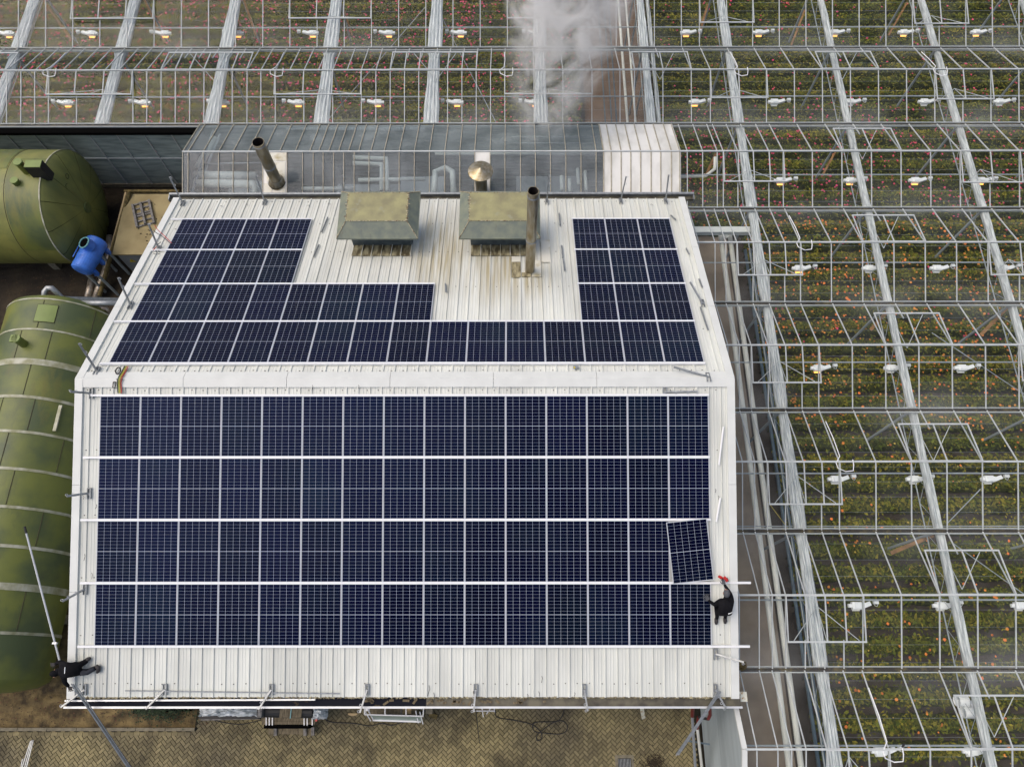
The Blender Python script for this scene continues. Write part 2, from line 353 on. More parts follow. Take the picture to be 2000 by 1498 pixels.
# ================================================================== PAVERS (herringbone, 45 degrees)
Wb = .1115; LB = 2*Wb
yard = thing('brick_paving', 'yellow brown herringbone brick paving of the yard along the bottom of the photo', 'paving', (8, -10.5, 0)); yard['kind'] = 'structure'; del yard['category']; del yard['label']
pv = MB(); t = .015; hx, hy = (LB-t)/2, (Wb-t)/2
def brickmesh(b, c, ang, dz=0, tilt=0):
    ca, sa = math.cos(ang), math.sin(ang); ch = .006
    def P(x, y, z): return (c[0]+ca*x-sa*y, c[1]+sa*x+ca*y, z)
    vs = [P(-hx, -hy, .0), P(hx, -hy, .0), P(hx, hy, .0), P(-hx, hy, .0)]
    e = .02+dz
    vs += [P(-hx, -hy, e), P(hx, -hy, e+tilt), P(hx, hy, e+tilt), P(-hx, hy, e)]
    vs += [P(-hx+ch, -hy+ch, e+.005), P(hx-ch, -hy+ch, e+.005+tilt), P(hx-ch, hy-ch, e+.005+tilt), P(-hx+ch, hy-ch, e+.005)]
    b.add(vs, [(8, 9, 10, 11), (0, 1, 5, 4), (1, 2, 6, 5), (2, 3, 7, 6), (3, 0, 4, 7), (4, 5, 9, 8), (5, 6, 10, 9), (6, 7, 11, 10), (7, 4, 8, 11)])
one = MB(); brickmesh(one, (0, 0), 0); one_me = one.mesh('brick', 'paver')
r45 = math.pi/4; c45 = math.cos(r45)
cand = []
for i in range(-190, 190):
    for j in range(-75, 75):
        # lattice (1,1) and (2,-2) in brick widths, unrotated frame; horizontal brick then vertical brick
        x, y = (i+2*j)*Wb, (i-2*j)*Wb
        for (bx, by, an) in ((x+Wb, y+Wb/2, 0), (x+Wb/2-Wb*1.0+Wb*0, y+Wb, math.pi/2)):
            X = c45*(bx-by)+8; Y = c45*(bx+by)-10.6
            cand.append((X, Y, an+r45))
def paved(X, Y):
    if X < -15 or X > 17.95 or Y > -8.72 or Y < -16.5: return False
    if X < .95 and Y > -9.60: return False
    return True
cand = [c for c in cand if paved(c[0], c[1])]
cand.sort(key=lambda c: (c[0]-8.5)**2*.6+(c[1]+10.3)**2*30)
seen = 0
for X, Y, an in cand:
    if seen < 300 and Y > -10.75:
        o = inst('brick', one_me, yard, (X-8, Y+10.5, random.uniform(-.003, .003)), (0, 0, an)); seen += 1
    else: brickmesh(pv, (X, Y), an, random.uniform(-.004, .004), random.uniform(-.003, .003))
pv.build('bricks', 'paver', yard, kind='stuff')
# edging row of bricks and concrete kerb at the left
for k in range(66):
    x = -13.2+k*.2145
    if x < .85:
        bb = MB(); bb.box((x, -9.66+.0, .02), (.205, .105, .05)); bb.build('edging_brick', 'paver', yard)
kb = thing('kerb', 'grey concrete kerb stones between the rough soil and the paving', 'kerb', (-5, -9.5, 0))
for k in range(14):
    MB().box((-12.5+k*1.0, -9.52, .05), (.985, .10, .14)).build('kerb_stone', 'kerb', kb)
# drain grate at the bottom right
g = at(1220, 1490, .03); dr = thing('drain_grate', 'square iron drain grate in the paving near the bottom edge', 'drain', (g.x, g.y, 0))
MB().box((g.x, g.y, .03), (.62, .5, .02)).build('surround', 'kerb', dr)
fr = MB(); fr.box((g.x, g.y-.02, .044), (.44, .34, .01), mi=1)
for k in range(9): fr.box((g.x-.19+k*.047, g.y-.02, .054), (.018, .32, .012))
fr.build('grate', ['galv', 'dark_void'], dr)

# ================================================================== MAIN SHED
X0, X1 = -.72, 18.05; SL = 8.92
shed = thing('roof_shed', 'low shed with a white ribbed metal roof carrying the solar panels', 'building', (8.66, 0, 0))
def prof(x0, x1):   # ribbed profile, rib pitch 1/3 m
    pts = [(x0, 0)]; k = math.ceil((x0-.03)*3)
    while k/3 < x1-.03:
        r = k/3
        for dx, h in ((-.034, 0), (-.016, .034), (.016, .034), (.034, 0), (.115, 0), (.125, .006), (.14, .006), (.15, 0), (.20, 0), (.21, .006), (.225, .006), (.235, 0)):
            if x0 < r+dx < x1: pts.append((r+dx, h))
        k += 1
    pts.append((x1, 0)); return pts
for side, fn in (('front', FR), ('rear', BR)):
    slope = bpy.data.objects.new('roof_slope', None); C.objects.link(slope); slope.parent = shed; slope.location = (0, 0, 0)
    slope['label'] = 'roof slope facing the bottom of the photo' if side == 'front' else 'roof slope facing the glass houses'
    x = X0
    while x < X1-.05:
        e = min(X1, (math.floor(x+.34)+1)-.333+.0); e = min(X1, e if e > x+.3 else e+1)
        P = prof(x, e); b = MB(); n = len(P); ss = [0.02, SL]
        vs = []
        for s_ in ss:
            for (a, h) in P: vs.append(fn(a, s_, h))
        for s_ in ss:
            for (a, h) in P: vs.append(fn(a, s_, h-.004))
        fs = [(i, i+1, n+i+1, n+i) for i in range(n-1)]+[(2*n+i, 3*n+i, 3*n+i+1, 2*n+i+1) for i in range(n-1)]+[(n+i, n+i+1, 3*n+i+1, 3*n+i) for i in range(n-1)]
        if side == 'front': fs = [f[::-1] for f in fs]
        b.add(vs, fs); b.build('roof_sheet', 'white_sheet', slope); x = e
    # verge trims in lengths
    for xe, sg in ((X0, -1), (X1, 1)):
        cuts = [0.0, 3.0, 6.0, SL+.03]
        for a0, a1 in zip(cuts, cuts[1:]):
            b = MB(); w = .20
            xa, xb = (xe-.02*sg*-1, xe-w*sg)
            for (p0, p1, h0, h1) in ((xe+.02*sg, xe-w*sg, .03, .062),):
                q = [fn(p0, a0+.004, h1), fn(p1, a0+.004, h1), fn(p1, a1-.004, h1), fn(p0, a1-.004, h1)]
                q2 = [fn(p0, a0+.004, -.18), fn(p1, a0+.004, .0), fn(p1, a1-.004, .0), fn(p0, a1-.004, -.18)]
                b.add(q+q2, [(0, 1, 2, 3), (4, 7, 6, 5), (0, 4, 5, 1), (1, 5, 6, 2), (2, 6, 7, 3), (3, 7, 4, 0)])
            b.build('verge_trim', 'white_trim', slope)
    # screws: tiny heads in rows
    b = MB(); rows = (.32, 2.02, 3.85, 5.6, 7.2, 8.55) if side == 'front' else (.32, 2.02, 4.0, 5.8, 7.4, 8.75)
    for s_ in rows:
        x = X0+.3
        while x < X1-.3:
            if random.random() < .85: b.box(fn(x+random.uniform(-.02, .02), s_+random.uniform(-.015, .015), .008), (.026, .026, .012))
            x += .333
    b.build('screw_heads', 'screw', slope, kind='stuff')
xs = [X0-.03, 2.35, 5.3, 8.25, 11.2, 14.15, X1+.03]
for a0, a1 in zip(xs, xs[1:]):   # ridge caps, with a visible lap
    b = MB(); a1 -= .012; w = .235
    pts = [(-w, -.03), (-w, .0), (0, .0), (w, .0), (w, -.03)]
    vs = []
    for x in (a0, a1):
        vs += [FR(x, w, .036), FR(x, w, .05), Vector((x, 0, RZ+.058)), BR(x, w, .05), BR(x, w, .036)]
    b.add(vs, [(0, 1, 6, 5), (1, 2, 7, 6), (2, 3, 8, 7), (3, 4, 9, 8), (0, 4, 3, 2, 1), (5, 6, 7, 8, 9), (0, 5, 9, 4)])
    b.build('ridge_cap', 'white_trim', shed)
# walls
ez = RZ-SL*SP
MB().slab([(X0+.1, -8.1, 0), (X1-.05, -8.1, 0), (X1-.05, -8.1, ez+.02), (X0+.1, -8.1, ez+.02)], .12).build('wall', 'wall_panel', shed)
MB().slab([(X1-.17, 8.1, 0), (X0+.1, 8.1, 0), (X0+.1, 8.1, ez+.02), (X1-.17, 8.1, ez+.02)], .12).build('wall', 'wall_panel', shed)
for xw, sg in ((X0+.1, 1), (X1-.06, -1)):
    p = [(xw, -8.0, 0), (xw, 8.0, 0), (xw, 8.0, ez), (xw, 0, RZ-.12), (xw, -8.0, ez)]
    if sg < 0: p = p[::-1]
    MB().slab(p, -.1 if sg > 0 else -.1).build('wall', 'wall_panel', shed)
# front box gutter: dark wet trough with a bright outer lip; split where its lining changes
gy0, gy1 = -8.36, -8.66; gz = ez-.14
for a0, a1, mm in ((X0-.12, 9.3, 'black_gutter'), (9.3, X1+.12, 'wet_gutter')):
    b = MB(); a1 -= .004
    b.box(((a0+a1)/2, (gy0+gy1)/2, gz-.06), (a1-a0, .30, .02))
    b.box(((a0+a1)/2, gy0+.01, gz), (a1-a0, .02, .10)); b.box(((a0+a1)/2, gy1, gz), (a1-a0, .02, .10)); b.build('gutter_trough', mm, shed)
    b = MB(); b.box(((a0+a1)/2, gy1-.012, gz+.062), (a1-a0, .055, .025)); b.build('gutter_lip', 'alu', shed)
# debris line at the drip edge of the front sheets
b = MB()
for k in range(900):
    x = random.uniform(X0+.1, X1-.1); b.box((x, -8.415+random.uniform(-.02, .012), ez-.03+random.uniform(0, .03)), (random.uniform(.02, .09), .02, .03), Matrix.Rotation(random.uniform(-1, 1), 3, 'Z'))
b.build('moss_debris', 'stained', shed, kind='stuff')
b = MB()
for k in range(26):
    x = random.uniform(7.5, 13); b.box((x, -8.5+random.uniform(-.07, .05), gz-.04), (random.uniform(.06, .2), .06, .02), Matrix.Rotation(random.uniform(-1, 1), 3, 'Z'))
b.build('dead_leaves', 'old_wood', shed, kind='stuff')
# rear box gutter, running past the right verge
b = MB(); gx1 = 18.45; gxa = X0-.25
b.box(((gxa+gx1)/2, 8.56, ez-.18), (gx1-gxa, .24, .02)); b.box(((gxa+gx1)/2, 8.45, ez-.13), (gx1-gxa, .02, .10)); b.build('gutter_trough', 'wet_gutter', shed)
b = MB(); b.box(((gxa+gx1)/2, 8.67, ez-.07), (gx1-gxa, .08, .12)); b.box((gx1-.01, 8.55, ez-.11), (.03, .26, .16)); b.box((gxa+.01, 8.55, ez-.11), (.03, .26, .16)); b.build('gutter_lip', 'galv', shed)
# white corner box by the front right corner
p = at(1449, 1360, 4.55); MB().box((p.x, p.y, 4.5), (.27, .26, .2)).build('corner_box', 'white_plastic', shed)

# ================================================================== SOLAR PANELS
PWd, PHt = 1.142, 1.716; a0, b0, HP, WP = .4634, .5585, 1.7596, 1.154
def panel_meshes():
    f = MB(); t = .012; th = .035
    for (c, d) in (((PWd/2, -t/2), (PWd, t)), ((PWd/2, -PHt+t/2), (PWd, t)), ((t/2, -PHt/2), (t, PHt-2*t)), ((PWd-t/2, -PHt/2), (t, PHt-2*t))):
        f.box((c[0], c[1], th/2), (d[0], d[1], th))
    s = MB(); s.box((PWd/2, -PHt/2, .026), (PWd-2*t, PHt-2*t, .008))
    c = MB(); m = .008; gx = .0058; gy = .0032; mid = .014
    cw = (PWd-2*t-2*m+gx)/6; H2 = (PHt-2*t-2*m-mid)/2; chh = (H2+gy)/9
    for half in range(2):
        for i in range(6):
            for j in range(9):
                x = t+m+i*cw; y = -(t+m+half*(H2+mid)+j*chh); w, h = cw-gx, chh-gy; k = .006
                vs = [(x+k, y, .0312), (x+w-k, y, .0312), (x+w, y-k, .0312), (x+w, y-h+k, .0312), (x+w-k, y-h, .0312), (x+k, y-h, .0312), (x, y-h+k, .0312), (x, y-k, .0312)]
                c.add(vs, [tuple(range(8))[::-1]])
    return f.mesh('frame', 'frame_alu'), s.mesh('backing_sheet', 'backsheet'), c.mesh('cells', 'cell')
pf, ps, pc = panel_meshes()
def panel(loc, rot, label, group):
    o = thing('solar_panel', label, 'solar panel', loc, group); o.rotation_euler = rot
    inst('frame', pf, o); inst('backing_sheet', ps, o); inst('cells', pc, o, kind='stuff'); return o
GP = 'solar panels fixed to the shed roof'
rowsF = ['top row next to the ridge', 'second row', 'third row', 'bottom row']
for r in range(4):
    for k in range(15):
        if r == 2 and k == 14: continue
        where = 'leftmost' if k == 0 else (ORD[k]+' from the left' if k < 14 else 'rightmost')
        panel(FR(WP*k+.01, a0+HP*r+.022, .050), (PH, 0, 0), f'solar panel on the near slope, {rowsF[r]}, {where}', GP)
rowsB = ['row along the ridge', 'second row', 'third row', 'farthest row']
for r in range(4):
    for k in range(15):
        if r == 1 and not (k < 8 or k > 11): continue
        if r > 1 and not (k < 4 or k > 11): continue
        if r == 0: where = 'leftmost' if k == 0 else ('rightmost' if k == 14 else ORD[k]+' from the left')
        elif k < 8: where = f'{ORD[k]} from the left'
        else: where = f'{["left","middle","right"][k-12]} one of three'
        p = BR(WP*k+.01, b0+HP*(r+1)-.022, .050)
        panel(p, (-PH, 0, 0), f'solar panel on the far slope, {rowsB[r]}, {where}', GP)
# loose tilted panel lying on the rails
pa = onF(1301, 1020, .13)
o = panel(pa, (0, 0, 0), 'loose solar panel lying askew above the crouching worker', GP); o['label'] = 'loose solar panel lying askew beside the crouching worker'
o.rotation_euler = (Matrix.Rotation(PH, 3, 'X') @ Matrix.Rotation(math.radians(5.9), 3, 'Z')).to_euler()
# ---- mounting rails
def rail(fn, s_, x0, x1, label, w=.058):
    o = thing('mounting_rail', label, 'rail', fn((x0+x1)/2, s_, .04), 'aluminium rails between the panel rows')
    MB().bar(fn(x0, s_, .062), fn(x1, s_, .062), w, .062, up=(NF if fn is FR else NB)).build('rail_profile', 'rail_white', o)
    b = MB(); x = math.ceil(x0*3)/3+.333*1
    while x < x1-.1: b.box(fn(x, s_, .028), (.05, .10, .012), Matrix.Rotation(PH if fn is FR else -PH, 3, 'X')); x += 1.0
    b.build('rail_feet', 'alu', o, kind='stuff')
def xF(px, py): return onF(px, py, .06).x
def xB(px, py): return onB(px, py, .06).x
rail(FR, a0, xF(178, 771), 17.33, 'white rail along the top edge of the near panel field')
rail(FR, a0+HP, xF(163, 891), 17.33, 'white rail below the first panel row of the near slope')
rail(FR, a0+2*HP, xF(158, 1014), 17.33, 'white rail below the second panel row of the near slope')
rail(FR, a0+3*HP, xF(157, 1136), xF(1466, 1136), 'long white rail sticking out past the right edge beside the crouching worker')
rail(FR, a0+4*HP, xF(152, 1260), xF(1464, 1260), 'long white rail under the lowest panel row, sticking out past the right edge')
rail(BR, b0-.02, xB(193, 715), 17.33, 'pale rail along the ridge side of the far panel field')
rail(BR, b0+HP, xB(221, 632), 17.33, 'pale rail above the ridge row of the far slope', .045)
rail(BR, b0+2*HP, xB(262, 558), 8*WP, 'pale rail above the eight panel row, left part', .045)
rail(BR, b0+2*HP, 12*WP-.02, 17.33, 'pale rail through the three wide panel block on the right, lower one', .045)
rail(BR, b0+3*HP, xB(294, 492), 4*WP, 'pale rail through the four wide panel block on the left', .045)
rail(BR, b0+3*HP, 12*WP-.02, 17.33, 'pale rail through the three wide panel block on the right, upper one', .045)
rail(BR, b0+4*HP, xB(332, 433), 4*WP, 'pale rail on the far edge of the left panel block', .04)
rail(BR, b0+4*HP, 12*WP-.02, 17.33, 'pale rail on the far edge of the right panel block', .04)
# ---- loose lengths of profile lying on the roof
def loose(pxa, pya, pxb, pyb, fn, label, w=.05, m='alu', name='loose_profile', h=.06):
    a = fn(pxa, pya, h); b_ = fn(pxb, pyb, h); o = thing(name, label, 'metal profile', (a+b_)/2, 'loose metal profiles lying on the roof')
    n = NF if fn is onF else NB
    MB().bar(a, b_, w, .012, up=n).bar(a+n*.02, b_+n*.02, w*.35, .03, up=n).build('profile', m, o)
for q in [((640, 425, 628, 454), onB, 'short grey profile left of the left vent hood'), ((623, 478, 612, 502), onB, 'short grey profile beside the four wide panel block'),
          ((1092, 417, 1094, 441), onB, 'short grey profile just right of the tall flue, highest one'), ((1097, 480, 1099, 504), onB, 'short grey profile left of the right panel block, middle one'),
          ((1100, 507, 1103, 529), onB, 'short grey profile left of the right panel block, lowest one'), ((870, 554, 871, 571), onB, 'short grey profile standing alone on the bare roof'),
          ((1310, 421, 1320, 430), onB, 'small grey clip profile at the far right corner of the roof'), ((1340, 485, 1346, 497), onB, 'small grey clip profile beside the right panel block'),
          ((1365, 545, 1372, 562), onB, 'small dark profile behind the a shaped brackets'), ((1368, 600, 1383, 645), onB, 'longer grey profile near the right verge'),
          ((1413, 833, 1404, 908), onF, 'long white profile lying on the near slope beside the right verge'), ((1407, 972, 1399, 1019), onF, 'white profile above the loose panel near the right verge')]:
    loose(*q[0], q[1], q[2], m='rail_white' if q[1] is onF else 'galv')
# ================================================================== EDGE BRACKETS
GB = 'steel guard rail brackets around the roof edge'
def bracket(base, tip, label, plate=True, n=NF, ring=True):
    base = Vector(base); tip = Vector(tip)
    o = thing('edge_bracket', label, 'bracket', base, GB)
    d = (tip-base).normalized()
    MB().bar(base, tip, .045, .045).build('post', 'galv', o)
    b = MB(); up = Vector((0, CP if n is not NF else CP, SP if n is NF else -SP))
    for sg in (-.045, .045): b.bar(base-up*.16+Vector((sg, 0, 0)), base+up*.14+Vector((sg, 0, 0)), .022, .06, up=n)
    b.bar(base+up*.14-Vector((.055, 0, 0)), base+up*.14+Vector((.055, 0, 0)), .022, .05, up=n)
    b.bar(base-up*.02-Vector((.045, 0, 0)), base-up*.02+Vector((.045, 0, 0)), .05, .05, up=n)
    b.build('foot', 'galv', o)
    if ring:
        for f_ in (.35, .7, .98):
            c = base.lerp(tip, f_); q = MB(); s1 = d.cross(Vector((0, 0, 1))) if abs(d.z) < .9 else Vector((1, 0, 0)); s1.normalize(); s2 = s1.cross(d)
            q.tube([c+s1*.045+(s1*math.cos(a)+d*math.sin(a))*.03 for a in np.linspace(0, 6.28, 9)], .007, 4, cap=False); q.build('ring', 'alu', o)
def rb(px, py, tx, ty, lab, fn=onB, dz=.95, zt=None):
    b_ = fn(px, py, .05); z = (b_.z+dz) if zt is None else zt; bracket(b_, at(tx, ty, z), lab, n=NB if fn is onB else NF)
rb(357, 397, 331, 346, 'leaning bracket at the far left corner of the roof')
rb(517, 395, 500, 343, 'bracket in front of the leaning flue')
rb(672, 392, 667, 343, 'bracket behind the left vent hood')
rb(1068, 394, 1072, 343, 'bracket behind the tall flue')
rb(1212, 393, 1223, 345, 'bracket in front of the white wall panels')
rb(1300, 393, 1306, 342, 'bracket near the far right end of the rear gutter')
rb(310, 486, 290, 438, 'bracket on the left verge beside the wooden ladder')
rb(255, 596, 231, 543, 'bracket on the left verge above the big green tank')
rb(189, 724, 154, 671, 'bracket on the left verge just behind the ridge')
rb(178, 768, 137, 765, 'bracket on the left verge just in front of the ridge', onF, .5)
rb(174, 963, 130, 969, 'bracket halfway down the left verge of the near slope', onF, .45)
rb(166, 1150, 122, 1174, 'bracket low on the left verge of the near slope', onF, .45)
for (px, tx, ty, lab) in ((165, 119, 1381, 'bracket at the near left corner under the bundle of rods'), (322, 285, 1384, 'second eave bracket, above the dark shrub'), (530, 505, 1385, 'third eave bracket, above the wrapped pallet'),
                          (717, 703, 1391, 'fourth eave bracket, at the left end of the glass rack'), (929, 925, 1390, 'fifth eave bracket, above the small rack'), (1141, 1148, 1388, 'sixth eave bracket, right of the cable loop'), (1397, 1418, 1383, 'last eave bracket at the near right corner')):
    rb(px, 1346, tx, ty, lab, onF, -.0, 5.14)
rb(1398, 1277, 1453, 1293, 'bracket reaching out over the right verge near the corner', onF, .3)
rb(1383, 736, 1316, 717, 'white bracket arm lying across the ridge at the right', onB, .1)
rb(1298, 766, 1362, 764, 'white bracket arm lying above the near panel field', onF, .06)
rb(1372, 592, 1348, 551, 'grey bracket lying on the far slope near the right verge', onB, .1)

# ================================================================== VENT HOODS
def hood(x0, x1, lab):
    yb0, yb1 = 5.78, 6.95; zr, zt = 6.95, 7.28; cx = (x0+x1)/2
    o = thing('vent_hood', lab, 'roof vent', (cx, 6.3, 6), 'green roof vent hoods')
    zb = RZ-6.4*SP/CP-.3
    b = MB(); b.box((cx, (yb0+yb1)/2, (zr+zb)/2-.05), (x1-x0, yb1-yb0, zr-zb+.0)); b.build('duct', 'cowl_duct', o)
    R = [(x0-.33, 5.42), (x1+.33, 5.42), (x1+.33, 7.27), (x0-.33, 7.27)]; T = [(x0+.0, 5.86), (x1-.0, 5.86), (x1-.0, 6.97), (x0+.0, 6.97)]
    for i in range(4):
        j = (i+1) % 4; a, b2, c, d = R[i], R[j], T[j], T[i]
        q = [Vector((a[0], a[1], zr)), Vector((b2[0], b2[1], zr)), Vector((c[0], c[1], zt)), Vector((d[0], d[1], zt))]
        MB().slab(q, .02).build('skirt', 'cowl_side', o)
        MB().bar(q[0]-Vector((0, 0, .03)), q[1]-Vector((0, 0, .03)), .02, .07).build('rim', 'cowl_side', o)
        MB().tube([q[0]+Vector((0, 0, .01)), q[3]+Vector((0, 0, .01))], .015, 5).build('corner_seal', 'seal', o)
    MB().box(((T[0][0]+T[1][0])/2, (T[0][1]+T[2][1])/2, zt+.005), (x1-x0-.0, 1.11, .03)).build('top_plate', 'cowl_green', o)
    b = MB()
    n = 16
    for k in range(n):
        for (p0, p1) in ((T[0], T[1]), (T[3], T[2]), (T[0], T[3]), (T[1], T[2])):
            t = (k+.5)/n; b.box((p0[0]+(p1[0]-p0[0])*t+random.uniform(-.02, .02), p0[1]+(p1[1]-p0[1])*t, zt+.022), (.03 if random.random() < .5 else .09, .025, .014))
    b.build('rivets', 'seal', o, kind='stuff')
    # stained flashing on the uphill (ridge) side, in ribbed pieces
    x = x0+.02
    while x < x1-.1:
        e = x+.325; q = [BR(x, 5.55, .05), BR(e, 5.55, .05), BR(e, 6.12, .05), BR(x, 6.12, .05)]
        MB().slab(q, .02).build('flashing', 'stained', o); MB().bar(BR(e+.003, 5.5, .07), BR(e+.003, 6.12, .07), .022, .03, up=NB).build('flashing_rib', 'dirty_white', o); x = e+.006
hood(6.30, 8.30, 'green metal vent hood on the far slope, left one of two')
hood(10.32, 12.32, 'green metal vent hood on the far slope, right one beside the tall flue')

# ================================================================== FLUES
def lathe(b, c, prof, n=24, mi=0):
    vs = []; c = Vector(c)
    for r, z in prof:
        for k in range(n): a = 2*math.pi*k/n; vs.append((c.x+r*math.cos(a), c.y+r*math.sin(a), c.z+z))
    fs = []
    for i in range(len(prof)-1):
        for k in range(n): fs.append((i*n+k, i*n+(k+1) % n, (i+1)*n+(k+1) % n, (i+1)*n+k))
    return b.add(vs, fs, mi)
def flue(c, h, r, lab, collar=True):
    o = thing('flue_pipe', lab, 'chimney', c)
    lathe(MB(), c, [(r, 0), (r, h), (r-.012, h), (r-.012, h-.5), (.001, h-.5)]).build('pipe', ['steel_flue'], o, smooth=False)
    lathe(MB(), c, [(r-.014, h-.02), (r-.014, h-.7), (.001, h-.7)]).build('pipe_lining', 'flue_inside', o)
    for z in (h*.95, h*.45): lathe(MB(), (c[0], c[1], c[2]+z), [(r+.001, -.03), (r+.012, -.02), (r+.012, .02), (r+.001, .03)]).build('joint_ring', 'galv', o)
    if collar:
        lathe(MB(), c, [(r+.12, 0), (r+.11, .16), (r+.05, .34), (r+.012, .38)]).build('collar', 'steel_flue', o, smooth=True)
        lathe(MB(), (c[0], c[1], c[2]+.17), [(r+.115, -.015), (r+.125, 0), (r+.115, .02)]).build('collar_band', 'rubber', o)
    return o
flue((2.69, 9.72, 4.15), 2.40, .215, 'steel flue leaning left in the picture, on the white panel of the boiler house roof')
flue((12.315, 4.50, 6.30), 4.35, .155, 'tall steel flue rising in front of the right vent hood', False)
for q in ((11.99, 4.35, .5), (12.33, 4.2, .5), (12.66, 4.4, .62)):
    pass
fl = thing('flue_flashing', 'stained patched flashing sheets around the foot of the tall flue', 'flashing', BR(12.3, 4.9, 0))
for (x, s0, s1, mm) in ((11.71, 4.42, 5.2, 'stained'), (12.04, 4.45, 4.66, 'stained'), (12.38, 4.45, 5.3, 'dirty_white'), (12.72, 5.2, 6.4, 'dirty_white'), (11.71, 5.22, 5.5, 'dirty_white')):
    MB().slab([BR(x, s0, .046), BR(x+.30, s0, .046), BR(x+.30, s1, .046), BR(x, s1, .046)], .012).build('flashing_sheet', mm, fl)
c = at(941, 372, 4.3); h = 1.0
hat = thing('flue_pipe', 'short vent pipe with a round conical cap on the boiler house roof', 'chimney', c)
lathe(MB(), c, [(.22, 0), (.22, h), (.17, h), (.17, h-.3)]).build('pipe', 'steel_flue', hat)
lathe(MB(), (c.x, c.y, c.z+h+.12), [(.47, 0), (.46, .015), (.002, .20)]).build('conical_cap', 'steel_flue', hat, smooth=False)
b = MB()
for a in (0, 2.1, 4.2): b.bar((c.x+.2*math.cos(a), c.y+.2*math.sin(a), c.z+h-.1), (c.x+.3*math.cos(a), c.y+.3*math.sin(a), c.z+h+.13), .03, .01)
b.build('cap_stays', 'galv', hat)

# ================================================================== GREENHOUSE
GS, GY0, ZG, RI = 4.106, -7.681, 3.925, .812; ZR = ZG+RI
def GYk(k): return GY0+GS*k
base = [18.49, 19.08, 19.47, 19.87, 20.45, 21.03, 21.60, 22.17]
def reg(a, b_, st=1.134): return [a+st*i for i in range(int((b_-a)/st)+1)]
XE = 40.5
R_ = {-2: base+reg(23.30, XE), -1: [18.49, 19.07, 19.45, 19.85, 20.42, 21.0, 21.56, 22.13]+reg(23.28, XE), 0: base+reg(23.32, XE), 1: [18.5]+base[1:]+reg(23.34, XE), 2: base+reg(23.32, XE), 3: base+reg(23.29, XE),
      4: [18.45, 19.04, 19.6, 19.83, 20.39, 20.97, 21.58, 22.13]+reg(23.25, XE),
      5: [-17.9, -16.8, -15.6, -14.5, -13.36, -12.2, -11.1, -9.95, -8.79, -8.21, -7.65, -7.09, -5.95, -4.81, -3.66, -3.1, -2.52, -1.94, -1.36, -.78, -.18, .37, .97, 1.53, 2.12, 3.28, 4.45, 5.61, 6.2, 6.78, 7.36, 7.94, 8.55, 9.11, 9.69, 10.27, 10.85, 11.43, 12.61, 13.78, 14.96, 16.1, 16.69, 17.84, 18.99]+reg(19.76, XE, 1.136),
      6: reg(-17.5, 17.0, 1.161)+[17.8, 18.95]+reg(19.72, XE, 1.136)}
R_[7] = R_[6]
SLG = math.hypot(GS/2, RI); 
gh = thing('greenhouse', 'large multi span greenhouse of clear glass over beds of pink and orange flowers', 'greenhouse', (20, 12.85, 0))
def gp(x, k, sd, t, h=0):   # sd=-1 near slope (ridge->gutter k), sd=+1 far slope (ridge->gutter k+1); t 0 ridge..1 gutter
    y = GYk(k+.5)+sd*t*GS/2; z = ZR-t*RI
    n = Vector((0, sd*RI, GS/2)).normalized()
    return Vector((x, y, z))+n*h
south_vents = [(-1, 20.42, 22.13, .62), (0, 19.87, 22.17, .60), (1, 19.87, 22.17, .60), (2, 19.87, 22.17, .58), (3, 19.87, 22.17, .55), (4, 19.83, 22.13, .55), (5, 19.76, 22.03, .55), (6, 19.72, 21.99, .55),
               (6, 28.81, 31.08, .58), (5, 28.85, 31.12, .58), (4, 28.92, 31.19, .57), (3, 28.96, 31.23, .55), (2, 28.99, 31.26, .55), (5, 2.12, 5.61, .47), (5, -7.09, -3.66, .47), (5, 11.43, 14.96, .47), (6, 2.14+.1, 5.62+.1, .45), (6, -7.05, -3.56, .45), (6, 11.52, 15.0, .45)]
north_vents = [(5, -2.52, .97, .55), (5, 6.78, 10.27, .55), (5, 16.69, 18.99, .55), (5, 24.30, 26.58, .55), (4, 24.39, 26.65, .6), (3, 24.42, 26.70, .62), (2, 24.45, 26.72, .62), (1, 24.47, 26.74, .62), (0, 24.45, 26.72, .62), (-1, 24.41, 26.68, .62),
               (5, -12.2, -8.79, .55), (4, 33.4, 35.7, .6), (5, 33.4, 35.7, .6)]
panes_n = 0; stuffp = MB(); allp = []
def xrange(k, sd):
    if k == 7 : return (-18.2, XE)
    if k >= 5: return (-18.2, XE)
    return (18.17, XE)
